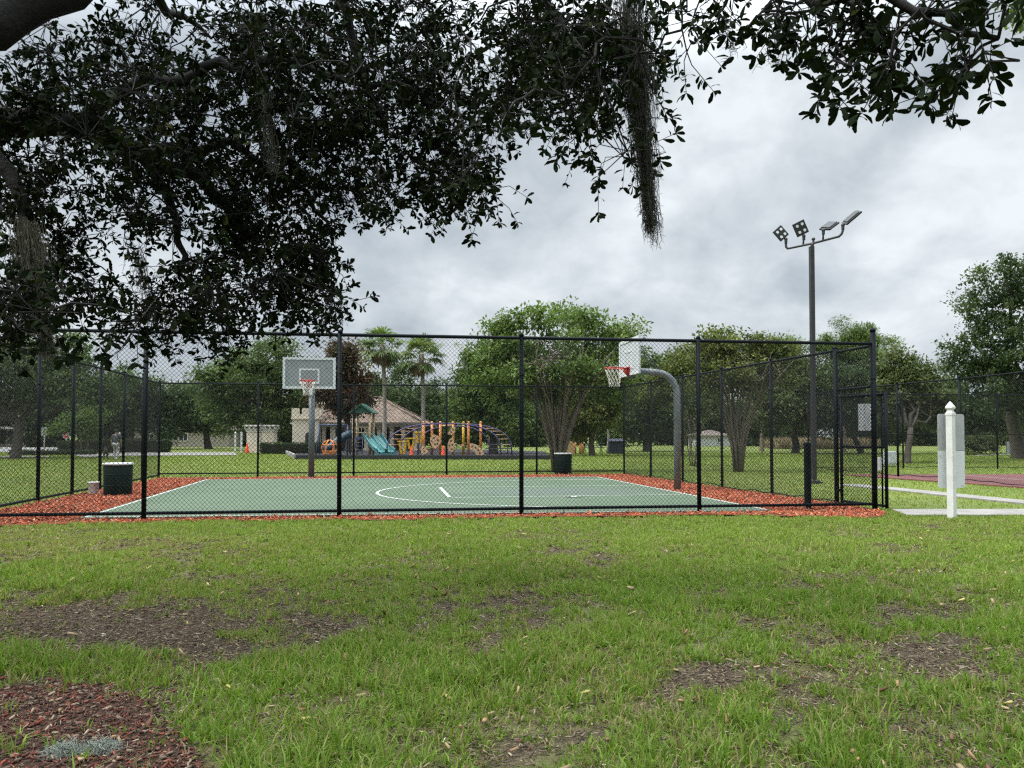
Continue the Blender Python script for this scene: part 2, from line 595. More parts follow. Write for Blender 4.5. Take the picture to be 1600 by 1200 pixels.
# lawn density: 1 lush, 0 bare
BARE = [(60, 985, 190, 40, 1.0), (260, 985, 170, 42, .95), (420, 965, 110, 26, .85), (560, 945, 60, 10, .5), (480, 1000, 60, 14, .6), (730, 940, 55, 14, .7), (800, 960, 70, 20, .75), (700, 1005, 34, 22, .75), (860, 975, 50, 12, .5),
        (360, 900, 40, 8, .8), (100, 855, 190, 20, .45), (300, 860, 120, 14, .4), (420, 882, 35, 8, .5), (890, 880, 60, 10, .55), (920, 900, 30, 10, .5), (540, 935, 30, 8, .5),
        (1450, 1030, 110, 26, .65), (1530, 1045, 70, 30, .7), (1380, 1020, 60, 20, .5), (1120, 1062, 42, 22, .8), (1220, 1065, 60, 18, .5), (1290, 1095, 60, 20, .6), (1480, 950, 60, 10, .5), (1540, 965, 40, 12, .6), (1210, 985, 70, 12, .5),
        (1180, 968, 60, 12, .6), (1320, 910, 60, 8, .5), (1060, 940, 40, 12, .5), (930, 985, 50, 14, .6), (1000, 1100, 40, 20, .4), (1340, 1140, 60, 24, .55), (1075, 1135, 40, 20, .5), (1410, 955, 50, 12, .5), (1290, 1010, 40, 12, .5),
        (1580, 1090, 50, 25, .4), (820, 1025, 40, 12, .4), (40, 925, 80, 12, .5), (200, 925, 60, 8, .3), (1000, 890, 90, 7, .4), (960, 1160, 50, 24, .4), (1150, 1010, 60, 14, .4)]


def dens(x, y):
    px, py = proj_np(x, y, 0.0 * x)
    wob = fbm(x * 1.7, y * 1.7, 5) - .5
    wob2 = fbm(x * 1.7 + 31, y * 1.7 + 7, 6) - .5
    d = 0.90 + 0.55 * (fbm(x * .55, y * .55, 2) - .5) + 1.15 * (fbm(x * 2.0, y * 2.0, 3) - .52) + 1.5 * (fbm(x * 6, y * 6, 4, 3) - .5)
    for (cx, cy, rx, ry, s) in BARE:
        q = ((px + wob * 230 - cx) / rx) ** 2 + ((py + wob2 * 62 - cy) / ry) ** 2
        d = d - s * np.exp(-(q * .75)) * .74
    return np.clip(d, 0, 1)


# ------------------------------------------------------------------ ground sheets
def lawn_mat():
    m, nt, out = nodes_of("lawn_soil_and_turf")
    b = N(nt, "ShaderNodeBsdfPrincipled", Roughness=0.95)
    b.inputs['Specular IOR Level'].default_value = 0.1
    at_ = N(nt, "ShaderNodeAttribute", attribute_name="Col")
    sep = N(nt, "ShaderNodeSeparateColor")
    nt.links.new(at_.outputs['Color'], sep.inputs[0])
    soil = ramp(nt, noise(nt, 38, 8, .7), [(0.30, (0.045, 0.034, 0.023)), (0.5, (0.105, 0.082, 0.056)), (0.63, (0.17, 0.135, 0.09)), (0.74, (0.30, 0.245, 0.165))])
    grass = ramp(nt, noise(nt, 30, 8, .7), [(0.3, (0.080, 0.122, 0.026)), (0.5, (0.135, 0.182, 0.044)), (0.7, (0.20, 0.24, 0.075))])
    big = ramp(nt, noise(nt, .35, 5, .6), [(0.35, (0.82, 0.9, 0.85)), (0.65, (1.2, 1.1, 1.05))])
    grass = mixc(nt, 1.0, grass, big, 'MULTIPLY')
    straw = ramp(nt, noise(nt, 26, 6, .7), [(0.3, (0.12, 0.10, 0.045)), (0.7, (0.25, 0.21, 0.12))])
    grass = mixc(nt, sep.outputs[1], grass, straw)
    c = mixc(nt, sep.outputs[0], soil, grass)
    nt.links.new(c, b.inputs['Base Color'])
    bp = N(nt, "ShaderNodeBump", Strength=0.9, Distance=0.03)
    nt.links.new(noise(nt, 55, 6, .7), bp.inputs['Height'])
    nt.links.new(bp.outputs[0], b.inputs['Normal'])
    nt.links.new(b.outputs[0], out.inputs[0])
    return m


mt['lawn'] = lawn_mat()


def lawn():
    xs = np.concatenate([[-420, -150, -70, -40, -28], np.arange(-18, 18.01, .15), [28, 40, 70, 150, 420]])
    ys = np.concatenate([[-120, -30, -6, 0.0], np.arange(2.0, 16, .12), np.arange(16, 60, .6), np.arange(60, 125, 5), [140, 190, 260, 400, 700]])
    X, Y = np.meshgrid(xs, ys)
    near = (np.abs(X) < 18) & (Y > 1) & (Y < 13)
    Z = np.where(near, 0.02 * (fbm(X * 1.2, Y * 1.2, 21) - .5), 0) - 0.012
    d = dens(X, np.maximum(Y, 1.5))
    front = np.clip((13.6 - Y + 0.12 * X) / 1.2, 0, 1)      # near lawn is patchy, the lawn past the court is closed turf
    g = np.where(front > 0, np.clip(d * 1.1 - .35, 0, .6) * front + (1 - front), 1.0)
    dry = np.clip(1.6 * (fbm(X * .45 + 5, Y * .45, 8) - .45), 0, .8)
    dry = np.where(front > .3, np.clip(dry + .3 * np.exp(-((X + 7) / 4) ** 2 - ((Y - 9.6) / 1.5) ** 2), 0, .85), dry * .55 + .05)
    inm = inside_poly(X, Y, NEARM2)
    g = np.where(inm, 0.0, g)
    V = np.stack([X, Y, Z], -1).reshape(-1, 3)
    nx, ny = len(xs), len(ys)
    i = np.arange(nx * ny).reshape(ny, nx)
    Fq = np.stack([i[:-1, :-1], i[:-1, 1:], i[1:, 1:], i[1:, :-1]], -1).reshape(-1, 4)
    col = np.stack([g, dry, 0 * g], -1).reshape(-1, 3)
    o = put("lawn", mesh_np("lawn", V, [Fq], col, True), mt['lawn'])
    tag(o, kind="structure")


lawn()


def sheet(name, pts, z, mat, thick=0.0):
    b = MB()
    if thick:
        b.prism([(p[0], p[1], z - thick) for p in pts], (0, 0, thick))
    else:
        b.poly([(p[0], p[1], z) for p in pts])
    return tag(b.build(name, mat), kind="structure")


def mulch_mat():
    m, nt, out = nodes_of("red_wood_mulch")
    b = N(nt, "ShaderNodeBsdfPrincipled", Roughness=0.9)
    b.inputs['Specular IOR Level'].default_value = 0.15
    f = noise(nt, 26, 8, .75, .6)
    c = ramp(nt, f, [(0.30, (0.05, 0.018, 0.012)), (0.45, (0.16, 0.05, 0.028)), (0.58, (0.24, 0.085, 0.046)), (0.72, (0.34, 0.16, 0.095))])
    c = mixc(nt, ramp(nt, noise(nt, .8, 5, .6), [(0.45, (0, 0, 0)), (0.7, (.55, .55, .55))]), c, (0.17, 0.10, 0.065))
    nt.links.new(c, b.inputs['Base Color'])
    bp = N(nt, "ShaderNodeBump", Strength=1.0, Distance=0.03)
    nt.links.new(f, bp.inputs['Height'])
    nt.links.new(bp.outputs[0], b.inputs['Normal'])
    nt.links.new(b.outputs[0], out.inputs[0])
    return m


mt['mulch'] = mulch_mat()


def subdiv_outline(P, step=.25, amp=.07, seed=3):
    out = []
    n = len(P)
    for i in range(n):
        a, b = Vector((P[i][0], P[i][1], 0)), Vector((P[(i + 1) % n][0], P[(i + 1) % n][1], 0))
        L = (b - a).length
        k = max(1, int(L / step))
        nrm = Vector((-(b - a).y, (b - a).x, 0)).normalized()
        for j in range(k):
            p = a + (b - a) * (j / k)
            w = float(fbm(np.array([p.x * 2.3]), np.array([p.y * 2.3]), seed)[0] - .5) * 2
            out.append(p + nrm * w * amp)
    return out


sheet("mulch_bed", subdiv_outline(MULCH2, .25, .10), 0.022, mt['mulch'])


def near_mulch_mat():
    m, nt, out = nodes_of("old_bark_mulch")
    b = N(nt, "ShaderNodeBsdfPrincipled", Roughness=0.95)
    b.inputs['Specular IOR Level'].default_value = 0.1
    f = noise(nt, 42, 8, .75, .4)
    c = ramp(nt, f, [(0.3, (0.022, 0.016, 0.012)), (0.5, (0.07, 0.042, 0.030)), (0.68, (0.14, 0.085, 0.06))])
    nt.links.new(c, b.inputs['Base Color'])
    bp = N(nt, "ShaderNodeBump", Strength=1.0, Distance=0.03)
    nt.links.new(f, bp.inputs['Height'])
    nt.links.new(bp.outputs[0], b.inputs['Normal'])
    nt.links.new(b.outputs[0], out.inputs[0])
    return m


sheet("mulch_ring", subdiv_outline(NEARM2, .06, .16, 9), 0.012, near_mulch_mat())


def court_mat():
    m, nt, out = nodes_of("green_acrylic_court")
    b = N(nt, "ShaderNodeBsdfPrincipled", Roughness=0.75)
    b.inputs['Specular IOR Level'].default_value = 0.25
    f = noise(nt, .5, 6, .6)
    c = ramp(nt, f, [(0.35, (0.074, 0.109, 0.066)), (0.65, (0.092, 0.128, 0.080))])
    f2 = noise(nt, 9, 6, .7)
    c = mixc(nt, ramp(nt, f2, [(0.5, (0, 0, 0)), (0.75, (.35, .35, .35))]), c, (0.13, 0.175, 0.14))
    c = mixc(nt, ramp(nt, noise(nt, 1.7, 7, .7, .8), [(0.52, (0, 0, 0)), (0.62, (.35, .35, .35)), (0.66, (0.05, .05, .05))]), c, (0.06, 0.085, 0.058))
    c = mixc(nt, ramp(nt, noise(nt, 3.1, 9, .75, 1.5), [(0.60, (0, 0, 0)), (0.70, (.5, .5, .5))]), c, (0.12, 0.13, 0.09))
    # worn grey playing area in the key (paint scuffed off)
    tc = nt.nodes.new("ShaderNodeTexCoord")
    mp = N(nt, "ShaderNodeMapping", vector_type='TEXTURE')
    mp.inputs['Location'].default_value = (1.2, 18.3, 0)
    mp.inputs['Rotation'].default_value = (0, 0, math.radians(9))
    mp.inputs['Scale'].default_value = (3.1, 1.7, 1)
    nt.links.new(tc.outputs['Object'], mp.inputs[0])
    ln = N(nt, "ShaderNodeVectorMath", operation='LENGTH')
    nt.links.new(mp.outputs[0], ln.inputs[0])
    ad = N(nt, "ShaderNodeMath", operation='MULTIPLY_ADD')
    nt.links.new(noise(nt, 1.3, 6, .65), ad.inputs[0])
    ad.inputs[1].default_value = 1.3
    nt.links.new(ln.outputs['Value'], ad.inputs[2])
    wear = ramp(nt, ad.outputs[0], [(0.0, (.75, .75, .75)), (0.9, (.6, .6, .6)), (1.0, (0, 0, 0))])
    mr = N(nt, "ShaderNodeMath", operation='MULTIPLY')
    nt.links.new(ad.outputs[0], mr.inputs[0])
    mr.inputs[1].default_value = 0.58
    wear = ramp(nt, mr.outputs[0], [(0.45, (.8, .8, .8)), (0.95, (0, 0, 0))])
    c = mixc(nt, wear, c, (0.098, 0.118, 0.108))
    nt.links.new(c, b.inputs['Base Color'])
    bp = N(nt, "ShaderNodeBump", Strength=0.15, Distance=0.01)
    nt.links.new(noise(nt, 120, 3, .6), bp.inputs['Height'])
    nt.links.new(bp.outputs[0], b.inputs['Normal'])
    nt.links.new(b.outputs[0], out.inputs[0])
    return m


ZC = 0.045
sheet("basketball_court", [CFL, CFR, CBR, CBL], ZC, court_mat(), 0.05)


def line_strip(b, pts, w, z):
    pts = [Vector((p[0], p[1], 0)) for p in pts]
    vs = []
    for i, p in enumerate(pts):
        t = (pts[min(i + 1, len(pts) - 1)] - pts[max(i - 1, 0)]).normalized()
        n = Vector((-t.y, t.x, 0))
        vs += [p + n * w / 2 + Vector((0, 0, z)), p - n * w / 2 + Vector((0, 0, z))]
    b._add(vs, [(2 * i, 2 * i + 1, 2 * i + 3, 2 * i + 2) for i in range(len(pts) - 1)])


RIMC = Vector((2.32, 18.62, 0))


def court_lines():
    b = MB()
    cen = (CFL + CFR + CBR + CBL) / 4
    q = [c + (cen - c).normalized() * .10 for c in (CFL, CFR, CBR, CBL)]
    for i in range(4):
        p0, p1 = q[i], q[(i + 1) % 4]
        d = (p1 - p0).normalized() * .03
        line_strip(b, [p0 + d, p1 - d], .06, ZC + .004)
    arc = []
    R = 5.5
    for k in range(61):
        a = PI / 2 + PI * k / 60
        p = RIMC + UDIR * R * math.cos(a) + VDIR * R * .80 * math.sin(a)
        arc.append(p)
    arc = [RIMC + UDIR * 1.2 + VDIR * R * .80] + arc + [RIMC + UDIR * 1.2 - VDIR * R * .80]
    line_strip(b, arc, .07, ZC + .008)
    ft = RIMC - UDIR * 3.95
    line_strip(b, [ft + VDIR * 1.6, ft - VDIR * 1.6], .075, ZC + .012)
    for s in (1, -1):
        line_strip(b, [ft + VDIR * s * 1.6 + UDIR * .05, RIMC + UDIR * 1.2 + VDIR * s * 1.6], .05, ZC + .008)
    tag(b.build("court_markings", mt['line_paint']), kind="structure")


court_lines()

# paths, road, tennis surface
sheet("path", PATH1, 0.028, mt['concrete'], .06)
P2 = [G(1320, 757.5), G(1430, 768), G(1500, 775.5), G(1600, 785.5), G(1700, 795)]
p2 = [(p.x - .32, p.y) for p in P2] + [(p.x + .36, p.y) for p in reversed(P2)]
sheet("path", p2, 0.024, mt['concrete'], .06)


def red_court_mat():
    return M("red_tennis_acrylic", (0.150, 0.050, 0.048), (0.12, 0.043, 0.041), .6, .8, 0, .1, 80)


TS = [(13.35, 20.0), (11.4, 26.6), (40, 27.0), (40, 18.0), (13.6, 17.2)]
sheet("tennis_court", TS, 0.03, red_court_mat(), .05)
b = MB()
line_strip(b, [(15.6, 21.2), (40, 21.9)], .07, .034)
line_strip(b, [(15.6, 21.2), (15.2, 26)], .05, .034)
tag(b.build("court_markings", mt['line_paint']), kind="structure")
rd = [G(-250, 707), G(112, 706), G(125, 703), G(110, 699.5), G(-250, 698)]
sheet("road", rd, 0.02, mt['road'])
sw = [G(130, 714.5), G(200, 712.5), G(372, 711.5), G(366, 707), G(200, 707.5), G(110, 710.5)]
sheet("path", sw, 0.024, mt['concrete'])
sheet("path", [G(-200, 716.5), G(75, 714.5), G(78, 712.5), G(-200, 713.5)], 0.024, mt['concrete'])
sheet("path", [G(1515, 713), G(1540, 710), G(1640, 708.5), G(1640, 710), G(1545, 711.8)], 0.024, mt['concrete'])
PAD = [G(462, 717.5), G(862, 718), G(852, 706), G(700, 702), G(445, 704)]
sheet("playground_ground", PAD, 0.05, mt['rubber'], .08)


# ------------------------------------------------------------------ grass blades (uncountable: stuff)
def blades(name, n, ymin, ymax, xw, accept, length, width, palette, powr=1.0, seed=1, tuft=1, spread=.02, lean_m=.35):
    rg = np.random.default_rng(seed)
    u = rg.random(n)
    Y = (ymin ** powr + u * (ymax ** powr - ymin ** powr)) ** (1 / powr)
    X = (rg.random(n) * 2 - 1) * xw(Y)
    A, g = accept(X, Y)
    keep = rg.random(n) < A
    X, Y, g = X[keep], Y[keep], g[keep]
    n = len(X)
    az = rg.random(n) * 2 * PI
    if tuft > 1:
        per = np.maximum(1, (rg.random(n) * 2 * tuft).astype(int))
        k = np.repeat(np.arange(n), per)
        X, Y, g = X[k], Y[k], g[k]
        n = len(X)
        az = rg.random(n) * 2 * PI
        rr = np.abs(rg.normal(0, spread, n))
        X, Y = X + np.cos(az) * rr, Y + np.sin(az) * rr
        az = az + rg.normal(0, .7, n)
    L = length(X, Y, g, rg)
    W = width(Y) * (0.7 + .6 * rg.random(n))
    lean = np.abs(rg.normal(lean_m, .36, n))
    lean = np.clip(lean, 0.03, 1.25)
    dx, dy = np.cos(az), np.sin(az)
    fa = rg.random(n) * 2 * PI
    wx, wy = np.cos(fa) * W * .5, np.sin(fa) * W * .5
    z0 = np.full(n, -0.01)
    base = np.stack([X, Y, z0], -1)
    m = base + np.stack([dx * np.sin(lean) * L * .5, dy * np.sin(lean) * L * .5, np.cos(lean) * L * .55], -1)
    l2 = np.clip(lean * 1.9 + .25, 0, 1.9)
    tip = m + np.stack([dx * np.sin(l2) * L * .5, dy * np.sin(l2) * L * .5, np.cos(l2) * L * .45], -1)
    tip[:, 2] = np.maximum(tip[:, 2], 0.004)
    w3 = np.stack([wx, wy, 0 * wx], -1)
    V = np.stack([base - w3, base + w3, m - w3 * .85, m + w3 * .85, tip], 1).reshape(-1, 3)
    i = np.arange(n)[:, None] * 5
    q = i + np.array([[0, 1, 3, 2]])
    t = i + np.array([[2, 3, 4]])
    c = palette(X, Y, g, rg)
    col = np.repeat(c, 5, axis=0)
    return put(name, mesh_np(name, V, [q, t], col), mt['blade'])


def lerp(a, b, t):
    return a + (b - a) * t


def pal_near(X, Y, g, rg):
    n = len(X)
    deep = np.array([0.088, 0.160, 0.020])
    mid = np.array([0.160, 0.262, 0.038])
    yel = np.array([0.275, 0.345, 0.085])
    straw = np.array([0.31, 0.25, 0.13])
    t = np.clip(fbm(X * .9, Y * .9, 31) * 1.3 - .1 + rg.normal(0, .22, n), 0, 1)[:, None]
    c = lerp(deep, mid, t)
    far = np.clip((Y - 4.5) / 6, 0, 1)
    t2 = np.clip(.45 * far + rg.normal(0.05, .22, n) + .5 * (fbm(X * .5, Y * .5, 33) - .45), 0, .9)[:, None]
    c = lerp(c, yel, t2)
    dryf = np.clip(1.1 - g * 1.05 + .5 * np.clip(fbm(X * .45 + 5, Y * .45, 8) - .5, 0, 1) + .25 * np.exp(-((X + 7) / 4) ** 2 - ((Y - 9.6) / 1.5) ** 2), 0, .8)
    isd = (rg.random(n) < .06 + .5 * dryf + .35 * np.clip(fbm(X * 1.6 + 3, Y * 1.6, 9) - .5, 0, 1) + .3 * np.exp(-((X + 6.5) / 3.5) ** 2 - ((Y - 9.6) / 1.3) ** 2))[:, None]
    return np.where(isd, lerp(straw, c, .25), c) * (0.75 + .5 * rg.random(n))[:, None]


def acc_near(X, Y):
    d = dens(X, Y)
    a = np.clip((d + .03) / .66, 0.08, 1) ** 1.25
    cl = fbm(X * 5.5, Y * 5.5, 44, 3)
    a = a * np.clip(.42 + 1.6 * (cl - .3), .15, 1)
    jx, jy = X + .5 * (fbm(X * 3, Y * 3, 91) - .5), Y + .5 * (fbm(X * 3 + 9, Y * 3, 92) - .5)
    a = np.where(inside_poly(jx, jy, NEARM2), .03, a)
    a = np.where(inside_poly(X, Y, MULCH2), .015, a)
    a = np.where(inside_poly(X, Y, COURT2) | inside_poly(X, Y, PATH1), 0, a)
    return a, d


def len_near(X, Y, g, rg):
    n = len(X)
    lush = np.clip(fbm(X * 1.3, Y * 1.3, 51) * 1.8 - .4, 0, 1)
    return (0.028 + .105 * g * (0.25 + .95 * lush) * np.clip(1.25 - Y / 13, .45, 1.0)) * (0.55 + .9 * rg.random(n))


g1 = blades("grass", 100000, 2.4, 14.3, lambda Y: .78 * Y + 1.6, acc_near, len_near, lambda Y: .0068 + .00036 * Y, pal_near, 1.45, 5, 9, .028, .42)
tag(g1, "patchy green lawn blades in front of the court fence", "grass", kind="stuff")


def acc_far(X, Y):
    a = np.ones(len(X))
    for poly in (MULCH2, COURT2, PATH1, [(q[0], q[1]) for q in p2], TS, [(q.x, q.y) for q in PAD], [(q.x, q.y) for q in sw], [(q.x, q.y) for q in rd]):
        a = np.where(inside_poly(X, Y, poly), 0, a)
    a = np.where(a > 0, np.clip(.35 + 1.3 * (fbm(X * 3, Y * 3, 47, 3) - .25), .2, 1), 0)
    return a, np.full(len(X), .9)


def pal_far(X, Y, g, rg):
    n = len(X)
    a, b_, s = np.array([0.16, 0.23, 0.038]), np.array([0.26, 0.32, 0.07]), np.array([0.34, 0.32, 0.14])
    t = np.clip(fbm(X * .35, Y * .35, 61) * 1.2 - .1 + rg.normal(0, .25, n), 0, 1)[:, None]
    c = lerp(a, b_, t)
    isd = (rg.random(n) < .10)[:, None]
    return np.where(isd, s, c) * (0.75 + .5 * rg.random(n))[:, None]


g2 = blades("grass", 230000, 13.0, 60, lambda Y: .74 * Y + 2, acc_far, lambda X, Y, g, rg: (.032 + .0006 * Y) * (.5 + .9 * rg.random(len(X))), lambda Y: .006 + .0008 * Y, pal_far, .9, 6)
tag(g2, "mown green turf around and beyond the court", "grass", kind="stuff")


# ------------------------------------------------------------------ chips and litter
def chips(name, n, sampler, size, asp, palette, zbase, seed, tilt=.35):
    rg = np.random.default_rng(seed)
    X, Y = sampler(n, rg)
    n = len(X)
    L = size[0] + (size[1] - size[0]) * rg.random(n) ** 1.6
    W = L * (asp[0] + (asp[1] - asp[0]) * rg.random(n))
    az = rg.random(n) * 2 * PI
    e = rg.normal(0, tilt, n)
    ro = rg.normal(0, tilt * 1.3, n)
    d = np.stack([np.cos(az) * np.cos(e), np.sin(az) * np.cos(e), np.sin(e)], -1)
    s = np.stack([-np.sin(az) * np.cos(ro), np.cos(az) * np.cos(ro), np.sin(ro)], -1)
    up = np.cross(d, s)
    c = np.stack([X, Y, zbase + np.abs(np.sin(e)) * L * .5 + rg.random(n) * .010 + np.where(inside_poly(X, Y, COURT2), .026, 0)], -1)
    Lh = (L / 2)[:, None]
    Wh = (W / 2)[:, None]
    T = (np.minimum(W, .012) * .45)[:, None]
    bend = up * (L * .08 * rg.normal(0, 1, n))[:, None]
    top = [c - d * Lh - s * Wh * .6, c - d * Lh * .9 + s * Wh * .7, c + d * Lh * .8 + s * Wh, c + d * Lh - s * Wh * .5]
    k = len(top)
    allv = [p + up * T for p in top] + [p - up * T for p in top]
    V = np.stack(allv, 1).reshape(-1, 3)
    i = np.arange(n)[:, None] * 8
    Fq = np.concatenate([i + np.array([[0, 1, 2, 3]]), i + np.array([[7, 6, 5, 4]])] + [i + np.array([[a, (a + 1) % 4, 4 + (a + 1) % 4, 4 + a]])[:, ::-1] for a in range(4)])
    col = np.repeat(palette(X, Y, rg), 8, axis=0)
    return put(name, mesh_np(name, V, [Fq], col), mt['chip'])


def pick(rg, n, cols, p):
    cols = np.array(cols)
    return cols[rg.choice(len(cols), n, p=p)] * (0.7 + .6 * rg.random(n))[:, None]


def samp_bed(n, rg):
    X = rg.uniform(-11.5, 7, n * 6)
    Y = rg.uniform(11, 27, n * 6)
    k = inside_poly(X, Y, MULCH2) & ~inside_poly(X, Y, COURT2)
    X, Y = X[k][:n], Y[k][:n]
    sp = (rg.random(len(X)) < .1) * rg.exponential(.12, len(X))
    a = rg.random(len(X)) * 2 * PI
    X, Y = X + np.cos(a) * sp, Y + np.sin(a) * sp
    k = ~(inside_poly(X, Y, COURT2) & (rg.random(len(X)) < .8))
    return X[k], Y[k]


c1 = chips("mulch_chips", 42000, samp_bed, (.02, .085), (.15, .42),
           lambda X, Y, rg: pick(rg, len(X), [(.42, .105, .052), (.25, .062, .034), (.50, .185, .10), (.10, .034, .022), (.40, .25, .16), (.18, .12, .08)], [.40, .22, .18, .09, .05, .06]), .022, 71, .4)
tag(c1, "red wood chips of the mulch bed around the court", "mulch", kind="stuff")


def samp_near(n, rg):
    X = rg.uniform(-4.2, 0, n * 6)
    Y = rg.uniform(1.5, 5.0, n * 6)
    k = inside_poly(X, Y, NEARM2)
    X, Y = X[k][:n], Y[k][:n]
    far_ = (rg.random(len(X)) < .3) * rg.exponential(.22, len(X))
    a = rg.random(len(X)) * 2 * PI
    return X + np.cos(a) * far_, Y + np.sin(a) * far_


c2 = chips("mulch_chips", 52000, samp_near, (.005, .036), (.08, .42),
           lambda X, Y, rg: pick(rg, len(X), [(.15, .052, .036), (.10, .05, .036), (.055, .036, .028), (.13, .095, .07), (.27, .21, .145), (.21, .058, .036)], [.18, .24, .24, .21, .09, .04]), .010, 72, .28)
tag(c2, "old bark chips and dead leaves under the near oak", "mulch", kind="stuff")


def samp_lit(n, rg):
    u = rg.random(n * 5)
    Y = 2.6 + (12.2 - 2.6) * u
    X = (rg.random(n * 5) * 2 - 1) * (.75 * Y + 1)
    d = dens(X, Y)
    k = (rg.random(n * 5) < np.clip(1.05 - d * .85, 0.2, 1) ** 1.5) & ~inside_poly(X, Y, MULCH2) & ~inside_poly(X, Y, NEARM2)
    return X[k][:n], Y[k][:n]


c3 = chips("leaf_litter", 90000, samp_lit, (.006, .040), (.06, .28),
           lambda X, Y, rg: pick(rg, len(X), [(.13, .10, .07), (.06, .046, .034), (.20, .16, .11), (.29, .24, .16), (.12, .06, .04), (.42, .38, .32)], [.34, .34, .2, .07, .04, .01]), .002, 73, .22)
tag(c3, "dry leaves and twigs littering the bare patches of lawn", "leaf litter", kind="stuff")


def samp_fall(n, rg):
    Y = 2.7 + 9 * rg.random(n) ** 1.3
    return (rg.random(n) * 2 - 1) * (.75 * Y + 1), Y


c4 = chips("fallen_leaves", 420, samp_fall, (.035, .07), (.35, .5),
           lambda X, Y, rg: pick(rg, len(X), [(.24, .15, .08), (.32, .24, .14), (.13, .075, .045), (.36, .31, .11)], [.35, .3, .25, .1]), .018, 74, .5)
tag(c4, "fallen brown oak leaves scattered over the near lawn", "fallen leaves", kind="stuff")


# ------------------------------------------------------------------ chain-link fences
def chain_np(P0, P1, z0, z1, r=.0026, pitch=.0707):
    P0, P1 = np.array(P0[:2], float), np.array(P1[:2], float)
    Ld = np.linalg.norm(P1 - P0)
    u = (P1 - P0) / Ld
    nrm = np.array([-u[1], u[0]])
    H = z1 - z0
    A, B = [], []
    for sgn in (1, -1):
        s0 = np.arange(-H, Ld + H, pitch)
        a = np.stack([s0, np.zeros_like(s0)], -1)
        b = np.stack([s0 + sgn * H, np.full_like(s0, H)], -1)
        d = b - a
        lo = np.where(d[:, 0] > 0, (0 - a[:, 0]) / d[:, 0], (Ld - a[:, 0]) / d[:, 0])
        hi = np.where(d[:, 0] > 0, (Ld - a[:, 0]) / d[:, 0], (0 - a[:, 0]) / d[:, 0])
        lo = np.clip(lo, 0, 1)
        hi = np.clip(hi, 0, 1)
        k = hi - lo > .003
        a2 = a[k] + d[k] * lo[k][:, None]
        b2 = a[k] + d[k] * hi[k][:, None]
        off = sgn * r * 1.05
        for src, dst in ((a2, A), (b2, B)):
            xy = P0 + src[:, :1] * u + off * nrm
            dst.append(np.concatenate([xy, z0 + src[:, 1:2]], 1))
    A = np.concatenate(A)
    B = np.concatenate(B)
    t = B - A
    t /= np.linalg.norm(t, axis=1)[:, None]
    n3 = np.array([nrm[0], nrm[1], 0.0])
    s = np.cross(t, n3)
    V = []
    for k in range(4):
        an = PI / 2 * k + PI / 4
        o = (n3 * math.cos(an) + s * math.sin(an)) * r * 1.2
        V += [A + o, B + o]
    V = np.stack(V, 1).reshape(-1, 3)
    i = np.arange(len(A))[:, None] * 8
    Fq = np.concatenate([i + np.array([[2 * k, 2 * ((k + 1) % 4), 2 * ((k + 1) % 4) + 1, 2 * k + 1]]) for k in range(4)])
    return V, Fq


def fence(label, posts, h=FH, pr=.036, rr=.027, bottom_rail=True, top_rail=True, group="black chain-link fences around the courts", bz=.13, end_h=None, mid=None, mesh_r=.0023, skip_posts=()):
    P = [Vector(p) for p in posts]
    r = thing("chain_link_fence", label, "fence", P[0], group)
    for i, p in enumerate(P):
        if i in skip_posts:
            continue
        b = MB()
        hh = h + .03
        if end_h and i in end_h:
            hh = end_h[i]
        R = pr * (1.25 if (end_h and i in end_h) else 1)
        jj = Vector((random.gauss(0, .008), random.gauss(0, .008), 0))
        b.tube([p + Vector((0, 0, -.05)), p + jj + Vector((0, 0, hh))], R, 12)
        b.lathe([(R * 1.12, 0), (R * 1.12, .03), (R * .7, .055), (R * .15, .065)], p + Vector((0, 0, hh)), 12)
        for z in (.35, 1.05, 1.75, 2.4):
            if z < hh - .2:
                b.lathe([(R * 1.08, 0), (R * 1.08, .02)], p + Vector((0, 0, z)), 12)
        b.build("post", mt['fence'], r, smooth=True)
    d = (P[-1] - P[0]).normalized()
    nrm = Vector((-d.y, d.x, 0))
    off = nrm * 0.0
    if top_rail:
        b = MB()
        b.tube([p + Vector((0, 0, h)) for p in P], rr, 10)
        b.build("top_rail", mt['fence'], r, smooth=True)
    b = MB()
    if bottom_rail:
        b.tube([p + Vector((0, 0, bz)) for p in P], rr * .9, 10)
        b.build("bottom_rail", mt['fence'], r, smooth=True)
    else:
        pts = []
        for i in range(len(P) - 1):
            for k in range(6):
                t = k / 6
                w = random.uniform(-.025, .05)
                pts.append(P[i] + (P[i + 1] - P[i]) * t + Vector((0, 0, .07 + w)))
        pts.append(P[-1] + Vector((0, 0, .07)))
        b.tube(pts, .012, 6)
        b.build("tension_wire", mt['fence'], r, smooth=True)
    if mid:
        b = MB()
        b.tube([p + Vector((0, 0, mid)) for p in P], rr * .85, 8)
        b.build("middle_rail", mt['fence'], r, smooth=True)
    Vs, Fs, nv = [], [], 0
    for i in range(len(P) - 1):
        e = nrm * -.03
        V, Fq = chain_np(P[i] + e, P[i + 1] + e, .05, h - .02, mesh_r)
        Vs.append(V - np.array(P[0]))
        Fs.append(Fq + nv)
        nv += len(V)
    me = mesh_np("chain_link_mesh", np.concatenate(Vs), [np.concatenate(Fs)])
    put("chain_link_mesh", me, mt['mesh'], r)
    return r


def along(a, b, n):
    return [a + (b - a) * (i / n) for i in range(n + 1)]


